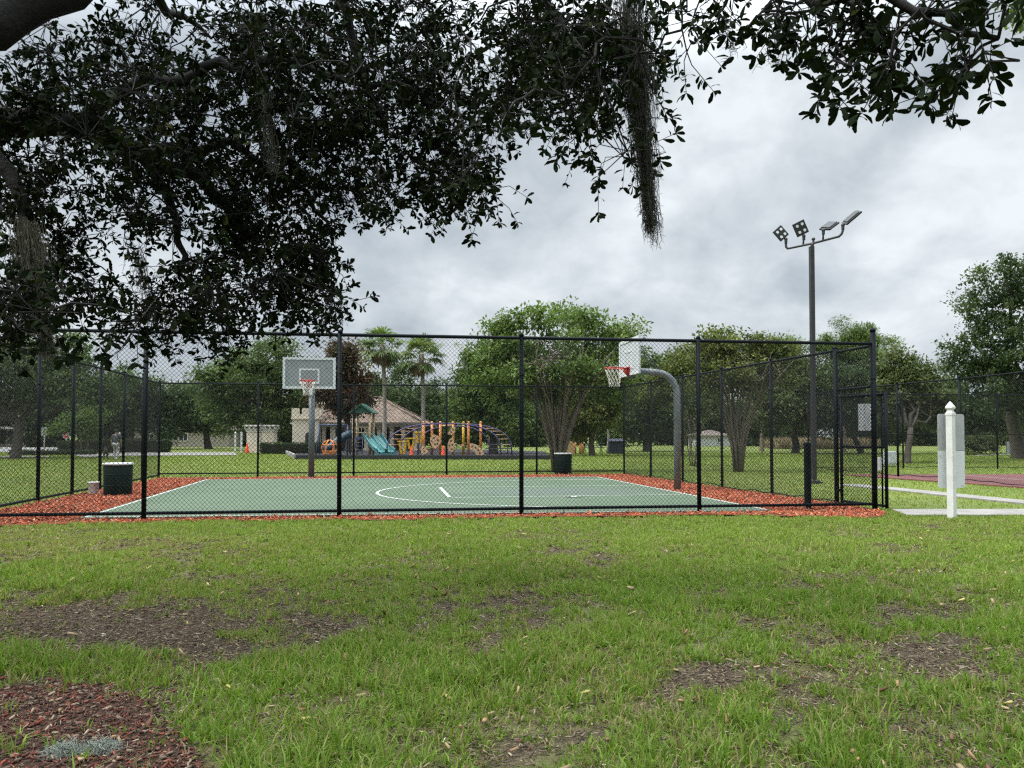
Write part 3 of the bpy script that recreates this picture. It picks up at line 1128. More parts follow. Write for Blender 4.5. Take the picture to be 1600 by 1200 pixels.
fr = [FL] + [Vector((x, 13.13 + .1335 * x, 0)) for x in (-5.90, -2.86, .16, 3.30)] + [FR]
fence("tall black chain-link fence across the front of the basketball court, nearest to the viewer", fr, end_h={5: 3.28}, pr=.038, rr=.03, mesh_r=.0025)
lf = along(BL, FL, 7)[:-1]
fence("black chain-link fence along the left side of the basketball court", lf + [FL + Vector((-.02, .1, 0))], skip_posts=(7,), bz=.10)
bk = along(BL, BR, 5)
fence("black chain-link fence across the back of the basketball court, before the playground", bk, skip_posts=(0,), bz=.15, rr=.024, pr=.034)
rt = [BR + Vector((.0, -.1, 0))] + along(BR, GP, 5)[1:]
fence("black chain-link fence along the right side of the basketball court, ending at the gate", rt, bottom_rail=False, end_h={5: 3.08}, skip_posts=(0,))

# transom above the gate + the gate itself
g = thing("gate", "black chain-link gate standing ajar at the right end of the court fence", "gate", GP + Vector((.04, -.05, 0)))
ang = math.radians(18)
gd = Vector((math.sin(ang), -math.cos(ang), 0))
h0 = GP + Vector((.07, -.07, 0))
h1 = h0 + gd * 1.14
b = MB()
for p, hh in ((h0, 2.15), (h1, 2.19)):
    b.tube([p + Vector((0, 0, .05)), p + Vector((0, 0, hh))], .03, 10)
for z in (.09, 1.16, 2.13):
    b.tube([h0 + Vector((0, 0, z)), h1 + Vector((0, 0, z))], .024, 8)
b.build("gate_frame", mt['fence'], g, smooth=True)
V, Fq = chain_np(h0 + Vector((.01, 0, 0)), h1, .1, 2.12)
put("chain_link_mesh", mesh_np("chain_link_mesh", V - np.array(ORG[g.name]), [Fq]), mt['mesh'], g)
b = MB()
b.tube([h1 - gd * .1 + Vector((0, 0, .05)), h1 - gd * .1 + Vector((0, 0, 2.13))], .016, 8)
b.build("tension_bar", mt['fence'], g, smooth=True)
b = MB()
b.box(h1 - gd * .13 + Vector((-.03, -.02, .85)), (.06, .05, .24), ang)
b.build("latch", mt['white_paint'], g, bevel=.006)
for z in (.3, 1.9):
    b = MB()
    b.box(h0 + Vector((-.035, .03, z)), (.11, .05, .05), ang)
    b.build("hinge", mt['fence'], g, bevel=.005)
tr = thing("gate_transom", "chain-link panel above the gate between its two tall posts", "fence panel", GP + Vector((0, 0, 2.25)), "black chain-link fences around the courts")
b = MB()
b.tube([GP + Vector((.02, -.04, 2.27)), FR + Vector((0, .05, 2.27))], .026, 8)
b.build("rail", mt['fence'], tr, smooth=True)
b = MB()
b.tube([GP + Vector((.02, -.04, 3.02)), FR + Vector((0, .05, 3.02))], .026, 8)
b.build("rail", mt['fence'], tr, smooth=True)
V, Fq = chain_np(GP + Vector((.02, -.04, 0)), FR + Vector((0, .05, 0)), 2.28, 3.0)
put("chain_link_mesh", mesh_np("chain_link_mesh", V - np.array(ORG[tr.name]), [Fq]), mt['mesh'], tr)

# short padded post inside the front fence
sp = G(1261, 798)
sp.x, sp.y = sp.x, 14.15
sp.x = (1261 - 800) / F * 14.15
b = MB()
b.lathe([(.062, -.03), (.064, .02), (.062, .04), (.062, 1.19), (.066, 1.2), (.066, 1.235), (.055, 1.25), (.01, 1.255)], sp, 16)
tag(b.build("bollard", mt['fence'], loc=sp, smooth=True), "short thick black post standing inside the front fence near the gate", "bollard")

# tennis fences
tl = [Vector((13.9, 17.2, 0)), Vector((13.55, 20.2, 0)), Vector((13.26, 22.75, 0)), Vector((12.65, 25.2, 0)), Vector((12.2, 28.4, 0)), Vector((11.95, 31.0, 0))]
fence("black chain-link fence along the near side of the red tennis court", tl, pr=.034, bottom_rail=False, rr=.022, mesh_r=.002)
tb = [Vector((11.95 + 4.0 * k, 31.1 + .25 * k, 0)) for k in range(6)]
fence("black chain-link fence across the far end of the red tennis court", tb, pr=.034, bottom_rail=False, rr=.022, mid=1.42, skip_posts=(0,), mesh_r=.002)
nb = thing("notice_board", "white two-panel notice board hanging on the tennis court fence behind the gate", "sign", at(1350, 652, 29.3))
c0 = at(1351, 652, 28.2)
for dx in (-.125, .125):
    b = MB()
    b.box(c0 + Vector((dx, -.03, 0)), (.235, .02, .98), .0)
    b.build("panel", mt['box_white'], nb, bevel=.004)


# ------------------------------------------------------------------ basketball hoops
def hoop(label, base, face, arm, pole_r, bend, bb_w, bb_h, bb_low, rim_h, polemat, style):
    """face: unit vector the backboard looks along; arm: distance pole -> backboard"""
    r = thing("basketball_hoop", label, "basketball hoop", base, "basketball hoops")
    side = Vector((-face.y, face.x, 0))
    up = Vector((0, 0, 1))
    zc = bb_low + bb_h / 2
    bbc = base + face * arm + up * zc
    b = MB()
    if bend:
        zt = 2.93
        R = .55
        pts = [base + up * -.05, base + up * (zt - R)]
        for k in range(1, 9):
            a = PI / 2 * k / 8
            pts.append(base + face * (R - R * math.cos(a)) + up * (zt - R + R * math.sin(a)))
        pts.append(base + face * (arm - .09) + up * (zt + .03))
        b.tube(pts, [pole_r] * 2 + [pole_r * .97] * 8 + [pole_r * .92], 14)
    else:
        b.tube([base + up * -.05, base + up * 3.0], pole_r, 14)
        b.box(base + up * .03, (.34, .34, .02), math.atan2(face.y, face.x))
    b.build("pole", polemat, r, smooth=True)
    b = MB()
    if bend:
        for s in (-.12, .12):
            b.bar(base + face * .45 + up * 3.0 + side * s * .3, bbc - face * .04 + up * .38 + side * s * 2.5, .014, 6)
        b.box(base + face * (arm - .07) + up * 2.95, (.08, .30, .36), math.atan2(face.y, face.x))
    else:
        for s in (-.35, .35):
            b.bar(base + up * 2.95, bbc - face * .03 + up * .3 + side * s, .018, 6)
            b.bar(base + up * 2.55, bbc - face * .03 - up * .3 + side * s, .018, 6)
    b.build("brace", mt['galv_dark'], r, smooth=True)
    Rm = Matrix((side, -face, up)).transposed()
    b = MB()
    b.box(bbc, (bb_w - .10, .012, bb_h - .10), mtx=Rm)
    pane = b.build("backboard", style['pane'], r)
    b = MB()
    fw = .075
    for s in (-1, 1):
        b.box(bbc + side * s * (bb_w / 2 - fw / 2), (fw, .05, bb_h), mtx=Rm)
        b.box(bbc + up * s * (bb_h / 2 - fw / 2), (bb_w - 2 * fw, .046, fw), mtx=Rm)
    b.build("frame", style['frame'], pane)
    b = MB()
    tw, th, lw = .62, .47, .055
    tc = bbc + face * .012 + up * (-bb_h / 2 + .16 + th / 2)
    for s in (-1, 1):
        b.box(tc + side * s * (tw / 2 - lw / 2), (lw, .008, th), mtx=Rm)
        b.box(tc + up * s * (th / 2 - lw / 2), (tw - 2 * lw, .008, lw), mtx=Rm)
    b.build("target_square", mt['white_paint'], pane)
    # rim
    rc = bbc + face * (.15 + .23)
    rc.z = rim_h
    b = MB()
    ring = [rc + (face * math.cos(a) + side * math.sin(a)) * .23 for a in [2 * PI * k / 28 for k in range(29)]]
    b.tube(ring, .0125, 8, False)
    b.prism([bbc + face * .02 + side * .1 + up * (rim_h - zc + .03), bbc + face * .02 - side * .1 + up * (rim_h - zc + .03), rc - face * .2 - side * .05 + up * .01, rc - face * .2 + side * .05 + up * .01], (0, 0, -.02))
    b.prism([bbc + face * .03 + up * (rim_h - zc) - side * .05, bbc + face * .03 + up * (rim_h - zc - .2) - side * .05, rc - face * .16 - side * .03 - up * .01], side * .015)
    b.prism([bbc + face * .03 + up * (rim_h - zc) + side * .05, bbc + face * .03 + up * (rim_h - zc - .2) + side * .05, rc - face * .16 + side * .03 - up * .01], side * -.015)
    b.box(bbc + face * .025 + up * (rim_h - zc - .08), (.16, .02, .24), mtx=Rm)
    for k in range(10):
        a = .6 + k * (2 * PI - 1.2) / 9 + PI
        b.bar(rc + (face * math.cos(a) + side * math.sin(a)) * .225, rc + (face * math.cos(a) + side * math.sin(a)) * .225 - up * .035, .005, 5)
    b.build("rim", mt['red_rim'], r, smooth=True)
    # net
    b = MB()
    lv = [(0.222, -.03), (.195, -.13), (.165, -.22), (.14, -.31), (.128, -.40), (.135, -.46)]
    nst = 12
    for sgn in (1, -1):
        for k in range(nst):
            pts = []
            for j, (rr, dz) in enumerate(lv):
                a = 2 * PI * (k + sgn * j * .5) / nst
                pts.append(rc + (face * math.cos(a) + side * math.sin(a)) * rr + up * dz)
            b.tube(pts, .005, 5)
    b.build("net", mt['net'], r, smooth=True)
    return r


glass_bb = M("smoked_backboard_pane", (0.235, 0.262, 0.258), (0.20, 0.23, 0.225), 3, 0.25)
white_bb = M("pale_backboard_pane", (0.50, 0.53, 0.55), (0.44, 0.47, 0.49), 3, 0.3)
lb = at(487.5, 600, 24.55)
lb.z = 0
fdir = Vector((.14, -1, 0)).normalized()
hoop("basketball hoop on a straight pole at the court's back, its smoked backboard facing front", lb, fdir, .72, .095, False, 1.60, .98, 2.82, 3.05, mt['galv_dark'], dict(pane=glass_bb, frame=mt['white_paint']))
rb = Vector(((1058 - 800) / F * 19.0, 19.0, 0))
hoop("basketball hoop on a galvanised gooseneck pole at the right side of the court", rb, -UDIR, 1.22, .085, True, 1.56, .90, 2.84, 3.02, mt['galv'], dict(pane=white_bb, frame=mt['white_paint']))


# ------------------------------------------------------------------ bins, bucket, litter
def trash(label, base, h, r):
    o = thing("trash_can", label, "trash can", base, "dark green trash cans")
    b = MB()
    b.lathe([(r * .93, 0), (r * .95, .02), (r, h * .97), (r * .98, h * .98), (r * .9, h * .98), (r * .86, .1)], base, 28)
    for z in (.33, .66):
        b.lathe([(r * 1.0 * (.95 + .05 * z), h * z - .012), (r * 1.018 * (.95 + .05 * z), h * z), (r * 1.0 * (.95 + .05 * z), h * z + .012)], base, 28)
    b.build("body", mt['trash'], o, smooth=True)
    b = MB()
    b.lathe([(r * .90, h * .955), (r * 1.04, h * .955), (r * 1.06, h * .985), (r * 1.03, h * 1.02), (r * .86, h * 1.02)], base, 28)
    b.build("rim", mt['white_paint'], o, smooth=True)
    return o


trash("dark green trash can with white rim on red mulch inside the left fence", G(184, 775), .74, .305)
trash("dark green trash can on the grass behind the back fence by the vase-shaped tree", G(880, 741), .74, .31)
bb = G(146, 774)
b = MB()
b.lathe([(.098, 0), (.103, .01), (.113, .285), (.121, .29), (.121, .31), (.107, .31), (.09, .05)], bb, 20)
tag(b.build("bucket", M("bright_white_plastic", (.78, .78, .77), (.7, .7, .69), 6, .4), loc=bb, smooth=True), "small white bucket on red mulch beside the dark green trash can", "bucket")
lt = G(895, 781)
b = MB()
for k in range(3):
    a = random.random() * 3
    b.prism([lt + Vector((.10 * math.cos(a + t) * (1 + .4 * (t > 2)) + k * .09 - .06, .08 * math.sin(a + t), ZC + .012 + .01 * k + .02 * (t > 3))) for t in (0, 1.4, 2.9, 4.4)], (0, 0, .006))
tag(b.build("paper_scrap", mt['white_paint'], loc=lt), "crumpled white paper scrap lying on the green court", "litter")


# ------------------------------------------------------------------ white sign post
sg = G(1487.5, 810.5)
so = thing("sign_post", "white vinyl post with pointed finial carrying two grey sign panels seen from behind", "sign post", sg)
rz = math.radians(-62)      # turned so a bright left face and a narrow right face show


def sgp(x, y, z):
    return sg + Matrix.Rotation(srz, 3, 'Z') @ Vector((x, y, z))


srz = math.radians(8)
pw = .106
b = MB()
b.box(sg + Vector((0, 0, .84)), (pw, pw, 1.74), math.radians(-57))
post = b.build("post", mt['white'], so, bevel=.006)
b = MB()
q = math.radians(-57)
R3 = Matrix.Rotation(q, 3, 'Z')


def pyr(b, z0, w0, z1, w1):
    vs = [sg + R3 @ Vector((sx * w / 2, sy * w / 2, z)) for z, w in ((z0, w0), (z1, w1)) for sx, sy in ((-1, -1), (1, -1), (1, 1), (-1, 1))]
    b._add(vs, [(3, 2, 1, 0), (4, 5, 6, 7), (0, 1, 5, 4), (1, 2, 6, 5), (2, 3, 7, 6), (3, 0, 4, 7)])


pyr(b, 1.705, .118, 1.75, .118)
pyr(b, 1.75, .105, 1.775, .078)
pyr(b, 1.775, .078, 1.80, .078)
pyr(b, 1.80, .078, 1.825, .115)
pyr(b, 1.825, .115, 1.845, .115)
pyr(b, 1.845, .115, 1.895, .068)
pyr(b, 1.895, .068, 1.94, .012)
b.build("finial", mt['white'], so, bevel=.003)


def sign_panel(zlo, zhi, mat, rounded_top):
    W = .245
    b = MB()
    rad = .04
    pts = []
    for (cx, cz, a0) in ((W - rad, zlo + rad, -PI / 2), (W - rad, zhi - rad, 0), (-W + rad, zhi - rad, PI / 2), (-W + rad, zlo + rad, PI)):
        rr = rad if (cz > (zlo + zhi) / 2) == rounded_top else .012
        sx = 1 if cx > 0 else -1
        sz = 1 if cz > (zlo + zhi) / 2 else -1
        c = (sx * (W - rr), (zhi - rr) if sz > 0 else (zlo + rr))
        for k in range(5):
            a = a0 + PI / 2 * k / 4
            pts.append((c[0] + rr * math.cos(a), c[1] + rr * math.sin(a)))
    dirw = Vector((math.cos(srz), math.sin(srz), 0))
    dn = Vector((-dirw.y, dirw.x, 0))
    b.prism([sg + dirw * (x + .085) + dn * .10 + Vector((.0, 0, z)) for x, z in pts], dn * .006)
    return b.build("sign_panel", mat, so)


sign_panel(1.125, 1.735, mt['sign_back'], True)
stain = M("stained_white_aluminium", (0.56, 0.58, 0.58), (0.30, 0.29, 0.20), 7, .5, lo=.55, hi=.72)
sign_panel(.50, 1.118, stain, False)


# ------------------------------------------------------------------ light pole
lp = G(1272, 755)
LY = lp.y
lo = thing("light_pole", "tall bronze light pole with four floodlights on a curved crossarm behind the right fence", "light pole", lp)
ztop = at(1271, 385, LY).z
b = MB()
b.box(lp + Vector((0, 0, ztop / 2 + .05)), (.125, .125, ztop - .1), .12)
b.build("pole", mt['bronze'], lo, bevel=.012)
b = MB()
b.box(lp + Vector((0, 0, .025)), (.36, .36, .05), .25)
b.box(lp + Vector((0, 0, .06)), (.24, .24, .05), .25)
b.build("base_plate", mt['bronze'], lo, bevel=.006)
b = MB()
b.box(lp + Vector((-.06, -.11, .62)), (.09, .05, .22), .25)
b.build("hand_hole_cover", mt['bronze'], lo, bevel=.004)
ac = at(1271, 380, LY)
b = MB()
b.tube([lp + Vector((0, 0, ztop - .02)), ac + Vector((0, 0, .02))], .045, 10)
b.sphere(ac + Vector((0, 0, .12)), (.055, .055, .05), 10, 6)
b.tube([ac, ac + Vector((0, 0, .1))], .03, 8)
arm_d = Vector((.62, -.78, 0)).normalized()
# crossarm runs at an angle so the right end comes nearer
eL, eR = at(1231, 388.5, LY + .35), at(1311, 369.5, LY - .9)
tL, tR = at(1228, 374, LY + .38), at(1317, 352, LY - .95)
arm = [tL, at(1228, 382, LY + .38), at(1228.5, 386, LY + .37), at(1231, 388.5, LY + .35), ac + (eL - ac) * .5, ac, ac + (eR - ac) * .5, at(1311, 369.5, LY - .9), at(1315, 365.5, LY - .93), at(1317, 360, LY - .95), tR]
b.tube(arm, .034, 10)
sL, sR = at(1255, 383, LY + .14), at(1286, 376, LY - .36)
sLt, sRt = at(1256, 369, LY + .14), at(1286.5, 360, LY - .36)
b.tube([sL, sLt], .028, 8)
b.tube([sR, sRt], .028, 8)
b.build("crossarm", mt['bronze'], lo, smooth=True)


def flood(top, yaxis, normal, w, l, label=None):
    """head: long axis yaxis starting at the knuckle, emitting face along normal"""
    y = Vector(yaxis).normalized()
    n = Vector(normal)
    n = (n - y * n.dot(y)).normalized()
    x = y.cross(n)
    R = Matrix((x, y, n)).transposed()
    b = MB()
    b.sphere(top, .055, 8, 6)
    b.tube([top - Vector((0, 0, .12)), top], .045, 8)
    b.bar(top, top + y * .1, .035, 8)
    c = top + y * (l / 2 + .05)
    b.box(c, (w, l, .055), mtx=R)
    b.box(c - n * .04, (w * .8, l * .8, .03), mtx=R)
    o = b.build("floodlight", mt['lamp_dark'], lo, bevel=.008)
    for sx in (-1, 1):
        for sy in (-1, 1):
            b = MB()
            q = c + n * .030 + x * sx * w * .22 + y * sy * l * .24
            pts = [q + (x * math.cos(a) + y * math.sin(a)) * .042 for a in [2 * PI * k / 12 for k in range(12)]]
            b.prism(pts, n * .01)
            b.build("lens", mt['lens'], o)


flood(tL, at(1209, 352, LY + .35) - tL, (.35, -.85, -.25), .33, .37)
flood(sLt, at(1244, 341, LY + .05) - sLt, (.12, -.95, -.2), .37, .40)
flood(sRt, at(1309, 343, LY - .15) - sRt, (.30, .45, -.85), .36, .44)
flood(tR, at(1345, 328, LY - 1.1) - tR, (.55, .3, -.85), .36, .50)


# ------------------------------------------------------------------ trees
def leaf_arrays(base, d, nrm, L, W, col, near=False):
    n = len(base)
    d = d / np.linalg.norm(d, axis=1)[:, None]
    s = np.cross(d, nrm)
    s /= (np.linalg.norm(s, axis=1)[:, None] + 1e-9)
    nn = np.cross(s, d)
    L = L[:, None]
    W = W[:, None]
    if near:
        fold = nn * W * .12
        V = np.stack([base, base + d * L * .34 + s * W * .33 + fold, base + d * L * .34 - s * W * .33 + fold,
                      base + d * L * .70 + s * W * .5 + fold - nn * L * .03, base + d * L * .70 - s * W * .5 + fold - nn * L * .03, base + d * L * .93 + s * W * .28 - nn * L * .10, base + d * L * .93 - s * W * .28 - nn * L * .10, base + d * L - nn * L * .13], 1).reshape(-1, 3)
        i = np.arange(n)[:, None] * 8
        F_ = [i + np.array([[0, 2, 1]]), i + np.array([[5, 6, 7]]), i + np.array([[1, 2, 4, 3]]), i + np.array([[3, 4, 6, 5]])]
        return V, F_[:2], F_[2:], np.repeat(col, 8, axis=0)
    V = np.stack([base, base + d * L * .5 + s * W * .5, base + d * L - nn * L * .12, base + d * L * .5 - s * W * .5], 1).reshape(-1, 3)
    i = np.arange(n)[:, None] * 4
    return V, [], [i + np.array([[0, 1, 2, 3]])], np.repeat(col, 4, axis=0)


def unit(n, rg):
    v = rg.normal(0, 1, (n, 3))
    return v / np.linalg.norm(v, axis=1)[:, None]


def crown_points(lobes, ncl, rg, shell=.45):
    ext = []
    for c, r in lobes:
        ext.append((c, r * .86))
        for q in range(6):
            u = unit(1, rg)[0]
            u[2] = u[2] * .9 + .15
            ext.append((c + r * u * rg.uniform(.74, 1.08), r * rg.uniform(.18, .42)))
    lobes = ext
    w = np.array([l[1][0] * l[1][2] for l in lobes])
    k = rg.choice(len(lobes), ncl, p=w / w.sum())
    c = np.array([l[0] for l in lobes])[k]
    r = np.array([l[1] for l in lobes])[k]
    u = unit(ncl, rg)
    return c + r * u * (rg.random(ncl) ** shell)[:, None]


def crown_mesh(name, lobes, ncl, nleaf, cr, size, dark, light, seed, shell=.45, flat=.7, accent=None, pacc=0., asp=.5, thin=1.0):
    rg = np.random.default_rng(seed)
    C = crown_points(lobes, ncl, rg, shell)
    csz = cr * (0.4 + .85 * rg.random(ncl))
    k = np.repeat(np.arange(ncl), nleaf)
    n = len(k)
    off = unit(n, rg) * (rg.random(n) ** .5)[:, None] * csz[k][:, None]
    off[:, 2] *= flat
    P = C[k] + off
    d = off * .8 / (cr + 1e-6) + unit(n, rg) * .9
    d[:, 2] -= .15
    nr = unit(n, rg)
    nr[:, 2] = np.abs(nr[:, 2]) + .5
    L = size * (0.6 + .8 * rg.random(n))
    tone = np.clip(rg.normal(.45, .36, ncl), -.15, 1.2)
    tt = np.clip(tone[k] + rg.normal(0, .2, n), -.2, 1.35)[:, None]
    col = lerp(np.array(dark), np.array(light), tt) * (.8 + .4 * rg.random(n))[:, None]
    if accent is not None:
        ac_ = (rg.random(ncl) < pacc)[k][:, None] | (rg.random(n) < pacc * .5)[:, None]
        col = np.where(ac_, np.array(accent) * (.7 + .6 * rg.random(n))[:, None], col)
    V, t3, q4, cc = leaf_arrays(P, d, nr, L, L * asp, col)
    return V, q4, cc, C


def px_lobes(L, Y, depth=.9, ref=None):
    out = []
    for i, l in enumerate(L):
        cx, cy, rx, ry = l[:4]
        dy = l[4] if len(l) > 4 else 0.0
        c = at(cx, cy, Y + dy)
        m = mpp(Y + dy)
        out.append((np.array(c), np.array([rx * m, (rx * .5 + ry * .5) * m * depth, ry * m])))
    return out


PAL = dict(oak=((.050, .080, .025), (.125, .168, .058)), dark=((.040, .065, .025), (.094, .130, .052)), bright=((.066, .112, .028), (.160, .215, .060)),
           olive=((.060, .078, .028), (.135, .160, .068)), yellowish=((.065, .09, .022), (.16, .175, .05)), pine=((.068, .112, .030), (.165, .215, .062)))


def limb(b, p0, p1, r0, r1, rg, n=5, wob=.08, segs=7):
    p0, p1 = Vector(p0), Vector(p1)
    L = (p1 - p0).length
    pts, rs = [], []
    for i in range(n + 1):
        t = i / n
        p = p0.lerp(p1, t)
        if 0 < i < n:
            p += Vector((rg.normal(0, wob), rg.normal(0, wob), rg.normal(0, wob))) * L * .5
        pts.append(p)
        rs.append(r0 + (r1 - r0) * t)
    b.tube(pts, rs, segs)
    return pts


def tree(name, label, base, lobes, pal, seed, ncl=220, nleaf=60, cr=.9, size=.22, trunk_r=.22, fork=.35, nl=9, bark='bark', cat="tree", group=None, lean=None,
         accent=None, pacc=0., shell=.45, asp=.5, flat=.7, fork_pt=None, leafmat='leaf'):
    base = Vector(base)
    r = thing(name, label, cat, base, group)
    rg = np.random.default_rng(seed + 900)
    dark, light = PAL[pal] if isinstance(pal, str) else pal
    V, q4, cc, C = crown_mesh("crown", lobes, ncl, nleaf, cr, size, dark, light, seed, shell, flat, accent, pacc, asp)
    top = max(l[0][2] + l[1][2] for l in lobes)
    cen = np.mean([l[0] for l in lobes], axis=0)
    fp = Vector(fork_pt) if fork_pt is not None else Vector((base.x * .8 + cen[0] * .2, base.y, base.z + (top - base.z) * fork))
    b = MB()
    pts = [base + Vector((0, 0, -.1)), base + Vector((0, 0, .12)), base.lerp(fp, .35) + Vector((rg.normal(0, .04), 0, 0)), base.lerp(fp, .7) + Vector((rg.normal(0, .05), 0, 0)), fp]
    b.tube(pts, [trunk_r * 1.45, trunk_r * 1.15, trunk_r, trunk_r * .9, trunk_r * .82], 10)
    idx = rg.choice(len(C), min(nl, len(C)), replace=False)
    for i in idx:
        tgt = Vector(C[i]).lerp(Vector(cen), .15)
        pl = limb(b, fp - Vector((0, 0, trunk_r * .4)), tgt, trunk_r * rg.uniform(.35, .6), .03, rg, 6, .07, 7)
        for j in range(2):
            k = rg.integers(len(C))
            limb(b, pl[3], Vector(C[k]).lerp(pl[3], .45), trunk_r * .22, .02, rg, 4, .08, 5)
    b.build("trunk", mt[bark], r, smooth=True)
    put("crown", mesh_np("crown", V - np.array(base), q4, cc), mt[leafmat], r)
    return r


def vase_tree(label, base, lobes, pal, seed, nst, stem_r, spread, htop, ncl, nleaf, cr, size, bark='bark_pale', trunkh=.6, name="crape_myrtle", tr=.16, asp=.5):
    """many stems fanning from the base"""
    base = Vector(base)
    r = thing(name, label, "tree", base, "vase-shaped multi-stem trees")
    rg = np.random.default_rng(seed)
    dark, light = PAL[pal]
    V, q4, cc, C = crown_mesh("crown", lobes, ncl, nleaf, cr, size, dark, light, seed, .5, .75, asp=asp)
    b = MB()
    for k in range(nst):
        a = 2 * PI * k / nst + rg.normal(0, .2)
        rad = rg.random() ** .6
        d = Vector((math.cos(a), math.sin(a), 0))
        p0 = base + d * tr * .75 * rg.random() + Vector((0, 0, -.05))
        p1 = base + d * tr * (.5 + .7 * rad) + Vector((0, 0, trunkh * rg.uniform(.8, 1.2)))
        p3 = base + d * spread * rad + Vector((0, 0, htop * rg.uniform(.8, 1.05)))
        p2 = p1.lerp(p3, .5) + d * -.12 * spread * rad + Vector((rg.normal(0, .11), rg.normal(0, .11), 0))
        pts = [p0, p1, p1.lerp(p2, .5) - d * .03 * spread + Vector((rg.normal(0, .05), rg.normal(0, .05), 0)), p2, p2.lerp(p3, .5) + Vector((rg.normal(0, .13), rg.normal(0, .13), 0)), p3 + Vector((rg.normal(0, .2), rg.normal(0, .2), 0))]
        r0 = stem_r * rg.uniform(.7, 1.25)
        b.tube(pts, [r0 * 1.6, r0 * 1.25, r0, r0 * .75, r0 * .45, r0 * .12], 7)
        for j in range(3):
            k2 = rg.integers(len(C))
            tg = Vector(C[k2])
            limb(b, pts[4], tg.lerp(pts[4], .35), r0 * .4, .01, rg, 4, .08, 5)
        # fork half way
        f2 = p2 + Vector((rg.normal(0, .3), rg.normal(0, .3), htop * .35)) * .9
        b.tube([pts[3], pts[3].lerp(f2, .5) + Vector((rg.normal(0, .03), 0, 0)), f2], [r0 * .6, r0 * .45, r0 * .2], 6)
    b.build("trunk", mt[bark], r, smooth=True)
    put("crown", mesh_np("crown", V - np.array(base), q4, cc), mt['leaf'], r)
    return r


def gnd(px, Y):
    return Vector(((px - 800) / F * Y * 1.0, Y, 0))


tree("oak_tree", "broad oak with a forked dark trunk at the far left, beside the road", G(24, 716.5), px_lobes([(70, 585, 95, 50), (-70, 590, 130, 65), (150, 600, 55, 36), (40, 545, 90, 28), (110, 620, 80, 22), (-10, 620, 60, 22)], 46), 'oak', 101,
     330, 75, 1.0, .24, .27, .4, 12, fork_pt=at(30, 655, 46))
vase_tree("small pale-stemmed myrtle with fine green crown beside the box hedge at the left", gnd(127, 57), px_lobes([(125, 660, 42, 26), (150, 650, 28, 20), (95, 668, 26, 16)], 57), 'bright', 102, 6, .06, .9, 2.1, 120, 60, .55, .17, trunkh=.5, tr=.45)
tree("tree", "dark bushy tree behind the left fence, just left of the fence corner", gnd(205, 76), px_lobes([(205, 635, 55, 58), (165, 650, 45, 45), (250, 640, 45, 55), (190, 600, 30, 22)], 76), 'dark', 103, 260, 60, 1.2, .32, .3)
tree("oak_tree", "large rounded oak behind the smoked backboard, left of the crenellated tower", gnd(408, 70), px_lobes([(400, 580, 75, 52), (455, 590, 55, 60), (350, 620, 55, 50), (430, 640, 70, 42), (335, 585, 40, 25), (470, 650, 40, 40)], 70), 'oak', 104,
     420, 75, 1.2, .30, .42, .3, 12)
tree("tree", "dark spreading tree with a short trunk in front of the low beige house", gnd(326, 78), px_lobes([(315, 650, 45, 30), (285, 635, 40, 45), (345, 655, 40, 28), (262, 655, 30, 35)], 78), 'dark', 105, 230, 60, 1.1, .32, .33, .3)
tree("magnolia_tree", "tree with rust-brown leaves standing left of the two palms", gnd(545, 61), px_lobes([(538, 552, 24, 26), (545, 585, 34, 32), (530, 622, 42, 26), (558, 618, 30, 26), (518, 600, 24, 32), (540, 640, 34, 14)], 61), ((.035, .035, .020), (.085, .070, .040)), 106,
     300, 60, .9, .26, .25, .3, accent=(.12, .055, .032), pacc=.3)
tree("tree", "dark green tree behind the two palms", gnd(640, 84), px_lobes([(625, 630, 45, 60), (655, 650, 45, 50), (600, 640, 35, 50), (690, 640, 40, 60)], 84), 'dark', 107, 300, 55, 1.3, .36, .3)
tree("tree", "bushy mid green tree between the second palm and the big vase-shaped tree", gnd(772, 56), px_lobes([(765, 590, 42, 52), (735, 640, 42, 50), (790, 640, 45, 52), (740, 595, 30, 40), (800, 590, 28, 50)], 56), 'bright', 108, 360, 70, .9, .25, .28)
vase_tree("big vase-shaped myrtle with many bare stems, just behind the back fence", G(872, 737), px_lobes([(868, 500, 75, 34), (800, 545, 48, 40), (880, 560, 120, 42), (940, 530, 48, 34), (975, 520, 30, 18, .5), (775, 575, 34, 40), (915, 600, 85, 30), (840, 600, 70, 28), (780, 515, 30, 18), (870, 580, 80, 18, -1.3), (800, 586, 40, 20, -1.1), (935, 580, 44, 18, -1.0), (760, 600, 30, 34, .3), (985, 560, 24, 26, .3)], 29.5), 'bright', 109,
          30, .042, 2.5, 5.2, 470, 58, .52, .15, trunkh=.9, tr=.26)
tree("tree", "yellow-green tree behind the big vase-shaped tree, above the picnic corner", gnd(925, 52), px_lobes([(930, 640, 50, 40), (895, 660, 40, 28), (955, 610, 36, 40)], 52), 'yellowish', 110, 260, 60, .8, .24, .2)
tree("tree", "dark green tree behind the gooseneck hoop", gnd(1010, 66), px_lobes([(1010, 620, 50, 62), (985, 655, 35, 38), (1045, 640, 40, 50), (1020, 580, 32, 30)], 66), 'oak', 111, 320, 60, 1.1, .3, .28)
tree("tree", "light green tree rising above the court's right fence near the gooseneck pole", gnd(1062, 50), px_lobes([(1060, 590, 42, 42), (1085, 565, 34, 30), (1040, 610, 34, 38), (1090, 620, 40, 40)], 50), 'yellowish', 112, 320, 60, .8, .23, .2)
